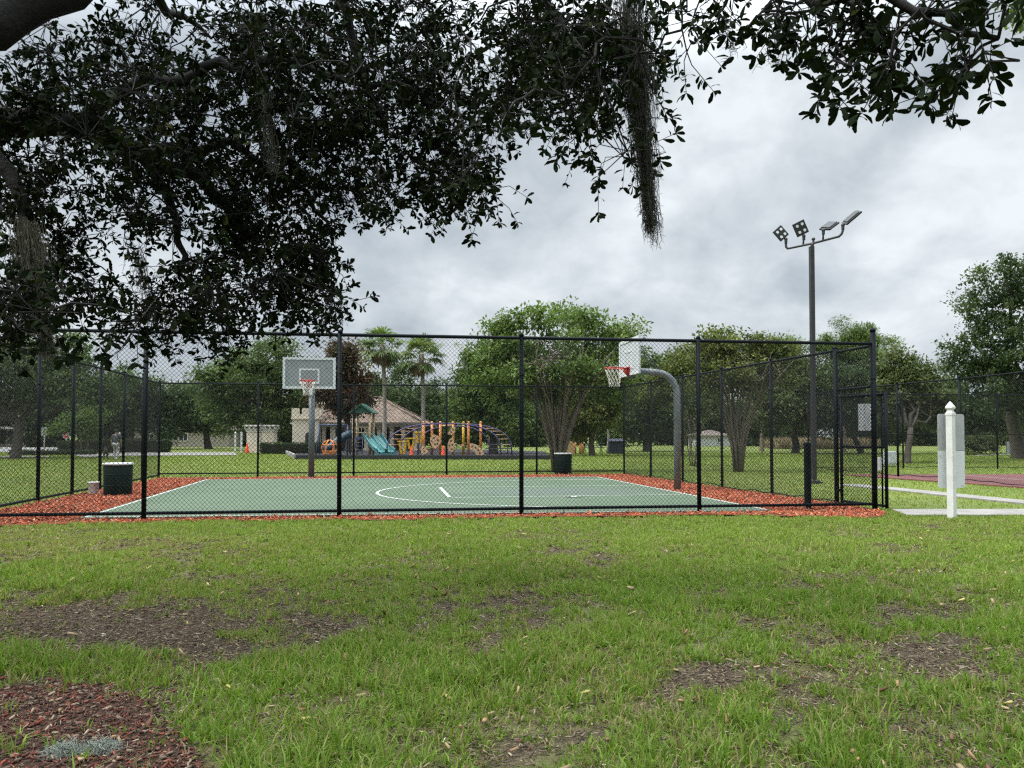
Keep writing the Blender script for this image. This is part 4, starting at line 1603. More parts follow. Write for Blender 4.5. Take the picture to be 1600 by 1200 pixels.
vase_tree("vase-shaped myrtle with a thick flared trunk beyond the right fence", G(1153, 737), px_lobes([(1160, 550, 75, 32), (1110, 575, 45, 36), (1205, 575, 45, 36), (1155, 595, 80, 26), (1130, 528, 30, 14), (1200, 535, 28, 14), (1150, 580, 60, 20, -1.1)], 29.5), 'yellowish', 113,
          24, .034, 2.2, 4.6, 330, 48, .5, .15, trunkh=1.0, tr=.24)
vase_tree("small thin-stemmed myrtle behind the gooseneck pole", G(1083, 728), px_lobes([(1083, 650, 24, 30), (1075, 620, 20, 22), (1095, 630, 20, 24)], 35), 'olive', 114, 9, .022, .55, 2.0, 70, 45, .4, .13, trunkh=.3, tr=.18)
tree("pine_tree", "pine with a rounded top left of the light pole", gnd(1190, 66), px_lobes([(1232, 545, 32, 24), (1205, 560, 28, 22), (1180, 590, 34, 24), (1250, 575, 26, 22), (1215, 600, 36, 22)], 66), 'pine', 115, 200, 120, .85, .25, .17, .55, 10, 'pine_bark', asp=.22, shell=.7)
tree("pine_tree", "tall pine with a domed top right of the light pole", gnd(1318, 64), px_lobes([(1338, 524, 38, 22), (1303, 540, 28, 22), (1368, 545, 24, 22), (1330, 560, 46, 20), (1310, 585, 34, 20), (1360, 580, 28, 18)], 64), 'pine', 116, 230, 120, .85, .25, .18, .55, 10, 'pine_bark', asp=.22, shell=.7)
tree("tree", "olive green tree with a stout trunk behind the light pole's base", G(1243, 708), px_lobes([(1240, 625, 55, 50), (1270, 600, 40, 50), (1210, 650, 40, 36), (1290, 640, 40, 45)], 58), 'olive', 117, 330, 60, .95, .26, .27, .25)
tree("tree", "leaning dark tree behind the gate", G(1345, 708), px_lobes([(1335, 620, 45, 48), (1360, 600, 36, 45), (1310, 640, 34, 38), (1380, 640, 36, 42)], 56), 'dark', 118, 300, 60, .9, .26, .2, fork_pt=at(1332, 680, 56))
tree("tree", "lacy olive tree with two thin trunks between the gate and the white sign post", G(1418, 724), px_lobes([(1420, 600, 44, 40), (1390, 580, 30, 30), (1450, 620, 40, 36), (1395, 640, 44, 34), (1440, 580, 24, 24), (1465, 650, 32, 30), (1400, 555, 20, 14)], 39), 'olive', 119,
     400, 55, .6, .16, .15, .3)
tree("oak_tree", "tall dark oak at the right edge behind the tennis court", G(1592, 716), px_lobes([(1555, 490, 55, 55), (1600, 450, 70, 40), (1530, 560, 50, 42), (1600, 560, 90, 70), (1545, 620, 60, 40), (1630, 640, 70, 45), (1500, 545, 26, 22), (1510, 470, 18, 18), (1690, 520, 70, 80)], 43), ((.036, .060, .026), (.085, .118, .048)), 120,
     520, 62, .75, .20, .38, .3, 14)
tree("tree", "dark evergreen tree between the white sign post and the big oak at the right", gnd(1500, 58), px_lobes([(1490, 620, 36, 40), (1510, 650, 36, 36), (1475, 655, 30, 34), (1545, 655, 45, 34)], 58), 'dark', 121, 260, 60, .9, .26, .22)
tree("shrub", "rounded dark shrub on the lawn behind the white sign post", G(1532, 709.5), px_lobes([(1532, 692, 24, 15), (1545, 698, 16, 9), (1520, 698, 14, 9)], 54), ((.04, .06, .025), (.10, .11, .05)), 122, 110, 50, .42, .14, .05, .3, 6, cat="shrub")
tree("maple_tree", "light green leafy branch tip of a tree beyond the upper right corner", Vector((14.5, 14.5, 0)), px_lobes([(1625, -20, 62, 70), (1740, -40, 140, 150), (1640, -90, 90, 80)], 15), 'bright', 123, 420, 60, .45, .11, .18, .45)

# far row behind the park: one tree of each build, copied
def far_tree(seed, pal):
    return tree("tree", "dark green tree in the far row behind the park, seen between nearer trunks", Vector((0, 0, 0)), [(np.array([0, 0, 5.0]), np.array([4.2, 3.6, 3.2])), (np.array([1.6, .5, 3.4]), np.array([3.2, 3, 2.4])), (np.array([-1.8, -.4, 3.2]), np.array([3.0, 3, 2.4])), (np.array([2.2, 0, 1.3]), np.array([2.2, 2, 1.4])), (np.array([-2.3, 0, 1.2]), np.array([2.2, 2, 1.3])), (np.array([0, -.5, 1.0]), np.array([2, 2, 1.1]))],
                pal, seed, 300, 50, 1.2, .42, .25, .22, 8, group="trees in the far row behind the park")


protos = [far_tree(140, 'dark'), far_tree(141, 'oak'), far_tree(142, 'olive')]
rr_ = random.Random(5)
for k in range(26):
    px = -150 + k * 74 + rr_.uniform(-20, 20)
    Y = rr_.uniform(92, 112)
    o = protos[k] if k < 3 else copy_tree(protos[k % 3])
    o.location = gnd(px, Y)
    o.rotation_euler.z = rr_.uniform(0, 6.28)
    s = rr_.uniform(.85, 1.2)
    o.scale = (s, s, s * rr_.uniform(.9, 1.1))


def palm(label, base, top, seed):
    base, top = Vector(base), Vector(top)
    r = thing("palm_tree", label, "palm tree", base, "tall fan palms by the playground")
    rg = np.random.default_rng(seed)
    b = MB()
    pts = [base.lerp(top, t) + Vector((math.sin(t * 3) * .12, 0, 0)) for t in np.linspace(0, 1, 9)]
    b.tube(pts, [.26, .19, .165, .155, .15, .15, .15, .16, .19], 10)
    b.build("trunk", mt['palm_bark'], r, smooth=True)
    top = pts[-1]

    def fronds(n, elo, ehi, plen, fr_, cols, droop):
        Vs, cs = [], []
        for k in range(n):
            az = 2 * PI * (k * .618 + rg.random() * .1)
            el = math.asin(np.clip(rg.uniform(math.sin(elo), math.sin(ehi)), -1, 1))
            d = np.array([math.cos(az) * math.cos(el), math.sin(az) * math.cos(el), math.sin(el)])
            side = np.array([-math.sin(az), math.cos(az), 0])
            up = np.cross(side, d) * -1
            p0 = np.array(top) + d * .12
            pl = plen * rg.uniform(.75, 1.15)
            p1 = p0 + d * pl + np.array([0, 0, -droop * .25 * pl])
            c = np.array(cols[rg.integers(len(cols))]) * rg.uniform(.75, 1.25)
            Vs.append([p0 - side * .025, p0 + side * .025, p1 + side * .018, p1 - side * .018])
            cs.append(c)
            nlf = 17
            for j in range(nlf):
                a = (j / (nlf - 1) - .5) * 3.6
                ld = d * math.cos(a) + side * math.sin(a) + up * rg.normal(0, .12)
                Lf = fr_ * (1 - .25 * abs(a) / 1.8) * rg.uniform(.85, 1.1)
                m_ = p1 + ld * Lf * .6 + np.array([0, 0, -droop * .10 * Lf])
                t_ = p1 + ld * Lf * .95 + np.array([0, 0, -droop * .5 * Lf])
                wv = np.cross(ld, up)
                wv = wv / (np.linalg.norm(wv) + 1e-6) * .055
                Vs.append([p1 - wv * .4, m_ - wv, t_, m_ + wv])
                cs.append(c)
        V = np.array(Vs).reshape(-1, 3)
        i = np.arange(len(Vs))[:, None] * 4
        return V - np.array(base), [i + np.array([[0, 1, 2, 3]])], np.repeat(np.array(cs), 4, axis=0)
    V, q4, cc = fronds(44, -.95, 1.2, 1.0, 1.05, [(.11, .165, .045), (.15, .20, .065), (.19, .22, .085), (.08, .12, .04)], .7)
    put("crown", mesh_np("crown", V, q4, cc), mt['leaf'], r)
    V, q4, cc = fronds(22, -1.5, -.95, .75, .8, [(.26, .19, .12), (.19, .135, .085), (.32, .25, .16)], .5)
    put("dead_fronds", mesh_np("dead_fronds", V, q4, cc), mt['reed'], r)
    return r


palm("taller fan palm on the left, rising from the tiled roof behind the court", gnd(600, 58), at(597, 538, 58), 31)
palm("shorter fan palm on the right, at the end of the tiled roof", gnd(660, 57), at(658, 553, 57), 32)
palm("slender palm trunk seen below the right hoop's net, with a small brown crown", gnd(950, 58), at(949, 606, 58), 33).scale = (.62, .62, 1)


# hedges: leafy boxes
def hedge(label, c, size, seed, rz=0., pal=((.020, .036, .014), (.05, .075, .026))):
    rg = np.random.default_rng(seed)
    sx, sy, sz = size
    n = int(900 * (sx * sz + sx * sy + sy * sz) / 3)
    f = rg.integers(0, 5, n)
    u, v = rg.uniform(-.5, .5, n), rg.uniform(-.5, .5, n)
    P = np.zeros((n, 3))
    for a, (fx, fy, fz) in enumerate((('u', -.5, 'v'), ('u', .5, 'v'), (-.5, 'u', 'v'), (.5, 'u', 'v'), ('u', 'v', .5))):
        k = f == a
        for ax, src in enumerate((fx, fy, fz)):
            P[k, ax] = u[k] if src == 'u' else v[k] if src == 'v' else src
    P = P * np.array([sx, sy, sz]) + rg.normal(0, .035, (n, 3))
    P[:, 2] += sz / 2
    L = np.full(n, .11) * (.7 + .6 * rg.random(n))
    col = lerp(np.array(pal[0]), np.array(pal[1]), rg.random(n)[:, None])
    V, t3, q4, cc = leaf_arrays(P, unit(n, rg), unit(n, rg), L, L * .6, col)
    o = thing("hedge", label, "hedge", c, rz=rz)
    put("foliage", mesh_np("foliage", V, q4, cc), mt['leaf'], o)
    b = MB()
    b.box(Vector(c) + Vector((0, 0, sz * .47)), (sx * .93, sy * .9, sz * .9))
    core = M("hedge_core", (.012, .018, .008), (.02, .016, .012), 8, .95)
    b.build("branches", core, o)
    return o


hedge("long clipped box hedge behind the person and dog, left of the back fence corner", gnd(198, 61), (6.4, 1.2, 1.02), 41)
hedge("short clipped hedge block by the red sign at the far left", gnd(109, 64), (1.4, 1.0, .85), 42)
hedge("low sloping hedge strip along the roadside at the left", gnd(84, 54), (5.2, 1.0, .30), 43, .12, ((.03, .05, .016), (.075, .10, .035)))
hedge("low dark hedge in front of the crenellated tower and gate pillars", gnd(462, 57), (4.8, 1.2, .78), 44)


# ------------------------------------------------------------------ near live oak
def near_oak():
    rg = np.random.default_rng(77)
    base = Vector((-7.2, 3.2, 0))
    r = thing("oak_tree", "huge dark-leaved live oak overhanging the lawn from the upper left, nearest tree to the viewer", "tree", base)
    tb = MB()
    fork = Vector((-6.6, 3.8, 3.2))
    tb.tube([base + Vector((0, 0, -.1)), base + Vector((0, 0, .25)), base + Vector((.2, .2, 1.5)), fork, fork + Vector((.1, .0, .8))], [.75, .55, .46, .44, .3], 14)
    tb.build("trunk", mt['bark'], r, smooth=True)
    bb_ = MB()
    limbs = []

    def L(pts, r0, r1):
        pts = [Vector(p) for p in pts]
        # refine with wobble
        out = [pts[0]]
        for i in range(len(pts) - 1):
            for k in (1, 2, 3):
                t = k / 3
                p = pts[i].lerp(pts[i + 1], t)
                if k < 3:
                    p += Vector((rg.normal(0, .03), rg.normal(0, .03), rg.normal(0, .03)))
                out.append(p)
        n = len(out)
        bb_.tube(out, [r0 + (r1 - r0) * i / (n - 1) for i in range(n)], 9)
        limbs.extend(out)
        return out
    # big limb high at the top left, passing out of the top of the frame
    L([fork, at(-260, 120, 4.6), at(-60, 30, 4.9), at(60, -10, 5.2), at(200, -90, 5.6), at(420, -160, 6.0), at(700, -150, 6.0)], .26, .07)
    L([fork, at(-300, 260, 5.4), at(0, 190, 6.0), at(120, 195, 6.2), at(220, 240, 6.4), at(330, 300, 6.6), at(400, 380, 6.6)], .17, .03)
    L([at(120, 195, 6.2), at(215, 130, 6.0), at(290, 125, 5.9), at(345, 95, 5.8), at(400, 92, 5.8), at(500, 115, 5.9), at(620, 130, 6.0), at(740, 190, 6.1)], .055, .015)
    L([at(220, 240, 6.4), at(270, 330, 6.5), at(290, 400, 6.4), at(300, 460, 6.3)], .05, .012)
    L([at(-40, 200, 5.9), at(30, 300, 5.8), at(60, 400, 5.8), at(60, 460, 5.8)], .07, .015)
    L([at(420, -160, 6.0), at(520, -30, 5.8), at(560, 90, 5.9), at(600, 200, 6.1)], .06, .014)
    L([at(700, -150, 6.0), at(800, -40, 5.4), at(880, 40, 5.2), at(910, 130, 5.2)], .05, .012)
    L([at(700, -150, 6.0), at(900, -120, 5.0), at(1050, -70, 4.2), at(1200, -40, 3.6), at(1330, -10, 3.3), at(1480, 20, 3.1), at(1560, 60, 3.0)], .05, .010)
    L([at(1330, -10, 3.3), at(1340, 60, 3.25), at(1330, 110, 3.2)], .012, .005)
    L([at(220, 240, 6.4), at(360, 220, 6.8), at(480, 300, 7.0), at(520, 380, 6.9)], .05, .012)
    L([at(200, -90, 5.6), at(260, 20, 6.4), at(330, 60, 7.0)], .06, .012)
    # clusters: ellipses of the crown (photo px), number, depth, leaf scale
    EL = [(110, 120, 170, 85, 25, 6.0), (330, 60, 200, 80, 33, 6.2), (560, 60, 180, 75, 34, 6.2), (740, 80, 130, 70, 22, 6.1),
          (120, 235, 140, 75, 21, 6.2), (330, 200, 170, 90, 36, 6.5), (520, 200, 130, 85, 30, 6.4), (660, 190, 110, 65, 21, 6.2),
          (300, 320, 120, 70, 24, 6.6), (450, 330, 105, 60, 22, 6.7), (560, 285, 70, 45, 10, 6.4), (730, 245, 45, 32, 6, 6.0), (740, 290, 40, 22, 4, 5.9), (650, 285, 50, 22, 5, 6.0),
          (480, 415, 62, 36, 12, 6.6), (345, 420, 70, 40, 11, 6.4), (275, 470, 55, 28, 7, 6.2), (260, 505, 45, 26, 6, 6.1), (350, 500, 28, 26, 4, 6.2), (430, 455, 70, 22, 6, 6.5), (490, 450, 40, 20, 4, 6.5),
          (50, 340, 60, 60, 9, 5.8), (75, 420, 55, 40, 6, 5.8), (20, 440, 35, 40, 6, 5.6), (60, 480, 40, 18, 3, 5.8), (140, 465, 35, 25, 3, 5.9), (10, 500, 24, 34, 4, 5.4), (120, 345, 40, 45, 3, 6.1),
          (860, 60, 80, 50, 14, 5.3), (890, 130, 60, 45, 10, 5.2), (940, 60, 50, 60, 7, 5.1), (900, 190, 30, 26, 3, 5.2), (975, 235, 20, 30, 2, 5.1), (1000, 60, 40, 40, 4, 4.9), (800, 150, 40, 30, 4, 5.5)]
    Cs, sc, nt_, spr = [], [], [], []
    for (cx, cy, rx, ry, n, Y) in EL:
        for k in range(max(2, int(n * 1.04))):
            a = rg.random() * 2 * PI
            q = math.sqrt(rg.random())
            Cs.append(at(cx + rx * q * math.cos(a), cy + ry * q * math.sin(a), Y + rg.normal(0, .55)))
            sc.append(1.0)
            nt_.append(10)
            spr.append(.25)
    NEARL = [(1110, -6, 45, 14, 3, 3.9), (1195, 6, 45, 16, 3, 3.6), (1245, 12, 30, 18, 2, 3.5), (1305, 40, 26, 24, 2, 3.3), (1345, 65, 28, 28, 4, 3.2), (1400, 38, 30, 22, 3, 3.2), (1440, 6, 40, 18, 3, 3.1), (1375, 92, 22, 14, 2, 3.2), (1320, 100, 16, 10, 1, 3.2),
             (1480, 50, 20, 18, 2, 3.0), (1515, 95, 9, 20, 3, 3.0), (1530, 35, 20, 14, 2, 3.0), (1060, 26, 26, 18, 2, 4.2), (1072, 85, 6, 8, 1, 4.1), (1300, 115, 14, 10, 1, 3.2), (1160, -30, 90, 12, 3, 3.7), (1350, -24, 120, 12, 3, 3.2)]
    for (cx, cy, rx, ry, n, Y) in NEARL:
        for k in range(n):
            a = rg.random() * 2 * PI
            q = math.sqrt(rg.random())
            Cs.append(at(cx + rx * q * math.cos(a), cy + ry * q * math.sin(a), Y + rg.normal(0, .12)))
            sc.append(1.0)
            nt_.append(4)
            spr.append(.09)
    # the crown goes on above and behind the frame
    for k in range(130):
        a = rg.random() * 2 * PI
        q = math.sqrt(rg.random())
        c = Vector((-4.0 + 5.5 * q * math.cos(a), 3.6 + 5.2 * q * math.sin(a), 5.6 + rg.random() * 2.6))
        px, py = proj_np(c.x, max(c.y, .1), c.z)
        if c.y > .5 and py > -120:
            continue
        Cs.append(c)
        sc.append(1.7)
        nt_.append(9)
        spr.append(.42)
    LM = np.array([list(p) for p in limbs])
    B, D, NN, LL, WW, CC = [], [], [], [], [], []
    tw = MB()
    order = sorted(range(len(Cs)), key=lambda q: float(np.min(np.linalg.norm(LM - np.array(Cs[q]), axis=1))))
    for oi in order:
        c, s, nt1, sp_ = Cs[oi], sc[oi], nt_[oi], spr[oi]
        ca = np.array(c)
        dd = np.linalg.norm(LM - ca, axis=1) + .6 * np.abs(LM[:, 1] - ca[1])
        j = int(np.argmin(dd))
        p0 = Vector(LM[j])
        Ld = (c - p0).length
        mid = p0.lerp(c, .5) + Vector((rg.normal(0, .07), rg.normal(0, .07), .08 * Ld + rg.normal(0, .05)))
        q1 = p0.lerp(mid, .5) + Vector((rg.normal(0, .03), rg.normal(0, .03), .03))
        q2 = mid.lerp(c, .5) + Vector((rg.normal(0, .03), rg.normal(0, .03), .02))
        tw.tube([p0, q1, mid, q2, c], [.006 + .005 * Ld, .006 + .004 * Ld, .006 + .002 * Ld, .005, .004], 5)
        LM = np.concatenate([LM, np.array([list(mid), list(q2), list(c)])])
        for t in range(nt1):
            sd = unit(1, rg)[0]
            st = ca + sd * sp_ * rg.random() ** .5
            dr = unit(1, rg)[0] * .8 + sd * .5
            dr[2] -= .55
            dr /= np.linalg.norm(dr)
            tl = rg.uniform(.10, .26) * (1 if s < 1.5 else 1.5)
            e = st + dr * tl
            tw.tube([Vector(ca), Vector(st * .6 + ca * .4), Vector(st), Vector(e)], [.004, .0035, .003, .0018], 3)
            nl = rg.integers(9, 15) if s < 1.5 else 9
            ts = np.concatenate([rg.random(nl - 5) ** .6, np.full(5, .98)])
            for q in ts:
                sdv = np.cross(dr, unit(1, rg)[0])
                sdv /= np.linalg.norm(sdv) + 1e-6
                ld = dr * rg.uniform(.15, .8) + sdv
                B.append(st + dr * tl * q)
                D.append(ld)
                NN.append(unit(1, rg)[0] + np.array([0, 0, .6]))
                l = rg.uniform(.040, .078) * s
                LL.append(l)
                WW.append(l * rg.uniform(.34, .46))
                g_ = rg.random()
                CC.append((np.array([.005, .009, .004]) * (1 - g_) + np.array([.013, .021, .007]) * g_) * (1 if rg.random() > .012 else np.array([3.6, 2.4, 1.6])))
    bb_.build("branch", mt['bark_dark'], r, smooth=True)
    tw.build("twigs", mt['bark_dark'], r, smooth=False)
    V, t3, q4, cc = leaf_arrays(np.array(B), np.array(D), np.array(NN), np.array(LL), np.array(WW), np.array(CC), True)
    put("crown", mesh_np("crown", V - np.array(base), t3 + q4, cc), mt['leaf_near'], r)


near_oak()


def moss(label, prof, Y, n, col, seed, rad=.0016, dep=.12):
    """prof: list of (px, py, half width px) from top to tip; strands hang inside that tapering bundle"""
    rg = np.random.default_rng(seed)
    top = at(prof[0][0], prof[0][1], Y)
    pr = [(at(x, y, Y), w * mpp(Y)) for x, y, w in prof]
    b = MB()
    cols = []
    nvert = 0
    K = len(pr) - 1
    for s in range(n):
        t0 = rg.random() ** 1.7 * .86
        t1 = t0 + rg.uniform(.12, .45) * (1 - t0) + (.5 * (1 - t0) if rg.random() < .16 else 0)
        lx, ly = rg.normal(0, .5) * (.4 + .9 * rg.random()), rg.normal(0, .5)
        pts = []
        m = 11
        dx = dy = 0
        for i in range(m):
            t = (t0 + (t1 - t0) * i / (m - 1)) * K
            k = min(int(t), K - 1)
            f = t - k
            c = pr[k][0].lerp(pr[k + 1][0], f)
            w = pr[k][1] * (1 - f) + pr[k + 1][1] * f
            dx += rg.normal(0, .0092)
            dy += rg.normal(0, .0092)
            pts.append(c + Vector((lx * w + dx, ly * min(w, dep) + dy, rg.normal(0, .004))))
        b.tube(pts, [rad * 1.2] * (m - 1) + [rad * .5], 3, False)
        cols += [np.array(col) * rg.uniform(.6, 1.4)] * (m * 3)
        # short side curls
        for q in range(4):
            i = rg.integers(1, m)
            p = pts[i]
            e = Vector((rg.normal(0, .02), rg.normal(0, .02), rg.normal(-.012, .014)))
            b.tube([p, p + e * .6 + Vector((0, 0, .004)), p + e], [rad, rad * .8, rad * .4], 3, False)
            cols += [np.array(col) * rg.uniform(.6, 1.4)] * 9
    o = b.build("spanish_moss", mt['moss'], loc=top)
    a = o.data.color_attributes.new("Col", 'FLOAT_COLOR', 'POINT')
    c4 = np.ones((len(o.data.vertices), 4), dtype=np.float32)
    c4[:, :3] = np.array(cols)[:len(c4)]
    a.data.foreach_set("color", c4.ravel())
    return tag(o, label, "moss", "spanish moss hanging from the oak")


moss("longest beard of dark Spanish moss, hanging alone into the sky at the top centre", [(985, -30, 40), (985, 60, 36), (992, 130, 27), (1001, 190, 18), (1008, 250, 10), (1013, 305, 6), (1018, 350, 3.5), (1022, 395, 1.5)], 5.0, 950, (.050, .052, .044), 201, .0013)
moss("thick grey-brown beard of Spanish moss at the left edge, reaching down to the fence rail", [(40, 340, 24), (45, 400, 30), (55, 450, 28), (62, 500, 17), (72, 535, 8), (78, 565, 3)], 5.4, 520, (.10, .095, .072), 202)
moss("small wisp of Spanish moss amid the crown's middle leaves", [(415, 120, 16), (418, 180, 18), (424, 240, 10), (428, 290, 3)], 5.7, 110, (.11, .115, .10), 203)
moss("thin wisp of Spanish moss under the leaves right of the longest beard", [(1130, 20, 14), (1140, 60, 12), (1145, 85, 4)], 4.0, 26, (.12, .125, .11), 204, .0012)
moss("sparse wisp of Spanish moss in the leaves above the left fence post", [(215, 380, 16), (222, 440, 14), (235, 490, 6), (236, 520, 2)], 6.0, 60, (.10, .10, .085), 205)
moss("pale thread of Spanish moss dangling under the leaves right of top centre", [(1215, 40, 10), (1213, 80, 8), (1212, 105, 3)], 3.7, 18, (.14, .145, .13), 206, .0011)


def moss_clump(label, px, py, r, seed):
    rg = np.random.default_rng(seed)
    c = G(px, py)
    b = MB()
    for k in range(330):
        a = rg.random() * 2 * PI
        q = rg.random() ** .6
        p = c + Vector((r * 1.25 * q * math.cos(a), r * q * math.sin(a), .012 + .05 * (1 - q) * rg.random()))
        pts = [p]
        for i in range(4):
            p = p + Vector((rg.normal(0, .010), rg.normal(0, .010), rg.normal(.003, .008)))
            p.z = max(p.z, .006)
            pts.append(p.copy())
        b.tube(pts, [.0016, .0016, .0014, .0012, .0006], 3, False)
    o = b.build("moss_clump", M("grey_moss", (.24, .27, .23), (.15, .17, .14), 20, .95), loc=c)
    return tag(o, label, "moss", "fallen moss clumps on the mulch")


moss_clump("fallen grey-green moss clump on the bark mulch, the left of the two", 100, 1183, .065, 211)
moss_clump("fallen grey-green moss clump on the bark mulch, the right of the two", 157, 1178, .065, 212)


# ------------------------------------------------------------------ far left: house, signs, posts
def house(label, x, Y, w, d, wall_h, roof_h, wallm, roofm, wins, rz=0., gable=False):
    c = gnd(x, Y)
    r = thing("house", label, "house", c, rz=0)
    b = MB()
    b.box(c + Vector((0, 0, wall_h / 2)), (w, d, wall_h))
    wl = b.build("wall", wallm, r)
    b = MB()
    o = .4
    hw, hd = w / 2 + o, d / 2 + o
    z0, z1 = wall_h, wall_h + roof_h
    if gable:
        P = [c + Vector(v) for v in ((-hw, -hd, z0), (hw, -hd, z0), (hw, hd, z0), (-hw, hd, z0), (0, -hd, z1), (0, hd, z1))]
        b._add(P, [(0, 4, 5, 3), (1, 2, 5, 4), (0, 1, 4), (2, 3, 5), (3, 2, 1, 0)])
    else:
        rl = max(w - d, 0) / 2
        P = [c + Vector(v) for v in ((-hw, -hd, z0), (hw, -hd, z0), (hw, hd, z0), (-hw, hd, z0), (-rl, 0, z1), (rl, 0, z1))]
        b._add(P, [(0, 1, 5, 4), (1, 2, 5), (2, 3, 4, 5), (3, 0, 4), (3, 2, 1, 0)])
    b.build("roof", roofm, r)
    for (wx, wz, ww, wh) in wins:
        b = MB()
        b.box(c + Vector((wx, -d / 2 - .02, wz)), (ww, .06, wh))
        win = b.build("window", mt['glass'], r)
        b = MB()
        for s in (-1, 1):
            b.box(c + Vector((wx + s * (ww / 2 + .05), -d / 2 - .03, wz)), (.1, .1, wh + .2))
            b.box(c + Vector((wx, -d / 2 - .03, wz + s * (wh / 2 + .05))), (ww, .1, .1))
        b.box(c + Vector((wx, -d / 2 - .045, wz)), (.06, .05, wh))
        b.build("frame", mt['trim'], win)
    return r


h = house("pinkish two-storey house with a gable far off beyond the road at the left", 38, 96, 5.2, 7, 4.0, 1.4, mt['stucco_pink'], mt['shingle'], [(.35, 3.1, .7, .9), (1.25, 3.1, .7, .9), (.2, 1.1, 1.6, 1.6)], gable=True)
b = MB()
cc0 = gnd(38, 96)
b.box(cc0 + Vector((.2, -4.0, 2.25)), (6.0, 1.2, .3))
for dx in (-1.9, -.9, 1.9, 2.9):
    b.box(cc0 + Vector((dx, -4.3, 1.05)), (.3, .3, 2.1))
b.build("porch", mt['trim'], h)
house("grey and white house at the far left edge beyond the road", -15, 100, 5.0, 7, 2.9, 1.6, mt['stucco_pink'], mt['shingle'], [(1.2, 1.5, 1.2, 1.2), (-1, 1.5, 1.2, 1.2)])
house("low beige house behind the lawn, half hidden by the dark spreading tree", 300, 92, 11, 6, 2.0, 1.2, M("beige_wall", (.36, .32, .27), (.30, .265, .22), 3, .9), mt['shingle'], [(.3, 1.15, .9, .8), (-3.6, 1.1, .8, .8)])
house("white low building glimpsed between trunks behind the vase-shaped myrtle", 1108, 98, 4.4, 4, 1.35, .7, mt['white_paint'], mt['shingle'], [(.8, .75, .5, .5)])


def octo(label, px, py, Y, rad, facing, post_base):
    c = at(px, py, Y)
    base = Vector((c.x, Y, 0))
    r = thing("road_sign", label, "road sign", base, "octagonal road signs at the left")
    b = MB()
    b.bar(base + Vector((0, .05, -.05)), base + Vector((0, .05, c.z + rad * .8)), .045, 8)
    b.build("post", mt['white_paint'], r, smooth=True)
    b = MB()
    pts = [c + Vector((rad * math.cos(a), 0, rad * math.sin(a))) for a in [PI / 8 + PI / 4 * k for k in range(8)]]
    b.prism(pts, (0, -.012, 0))
    pl = b.build("plate", mt['stop_red'] if facing else mt['sign_back'], r)
    b = MB()
    if facing:
        o_ = [c + Vector((rad * .97 * math.cos(a), -.016, rad * .97 * math.sin(a))) for a in [PI / 8 + PI / 4 * k for k in range(8)]]
        for k in range(8):
            b.tube([o_[k], o_[(k + 1) % 8]], .018, 4)
        b.build("border", mt['white_paint'], pl)
        fc = bpy.data.curves.new("lettering", 'FONT')
        fc.body = "STOP"
        fc.size = rad * .78
        fc.align_x = 'CENTER'
        fc.align_y = 'CENTER'
        fc.extrude = .003
        ft_ = bpy.data.objects.new("lettering_source", fc)
        COL.objects.link(ft_)
        dg = bpy.context.evaluated_depsgraph_get()
        tm = bpy.data.meshes.new_from_object(ft_.evaluated_get(dg))
        tm.materials.clear()
        bpy.data.objects.remove(ft_)
        fo = put("lettering", tm, mt['white_paint'], pl)
        fo.location = c - base + Vector((0, -.018, 0))
        fo.rotation_euler = (PI / 2, 0, 0)
    else:
        b.box(c + Vector((0, -.03, 0)), (.05, .03, rad * 1.7))
        b.build("brace", mt['galv'], pl)
    return r


octo("bare grey back of an octagonal sign on a white post by the road", 69, 674, 59, .37, False, 704)
octo("red octagonal stop sign partly behind a fence post at the left", 103, 680, 66, .30, True, 704)
for px, lab in ((368, "left of the pair of slim white posts at the end of the far path"), (377.5, "right of the pair of slim white posts at the end of the far path")):
    c = gnd(px, 64 if px < 370 else 61)
    b = MB()
    b.box(c + Vector((0, 0, .78)), (.13, .13, 1.56))
    b.lathe([(.09, 1.56), (.09, 1.6), (.02, 1.66)], c, 8)
    tag(b.build("white_post", mt['white_paint'], loc=c, bevel=.01), lab, "post", "slim white posts by the far path")
c = gnd(187, 66)
b = MB()
b.box(c + Vector((0, 0, .75)), (.14, .14, 1.5))
b.lathe([(.1, 1.5), (.1, 1.55), (.02, 1.65)], c, 8)
tag(b.build("white_post", mt['white_paint'], loc=c, bevel=.01), "slim white post sticking up above the box hedge behind the person's head", "post")

# ------------------------------------------------------------------ clubhouse, pillars
CY = 66.0


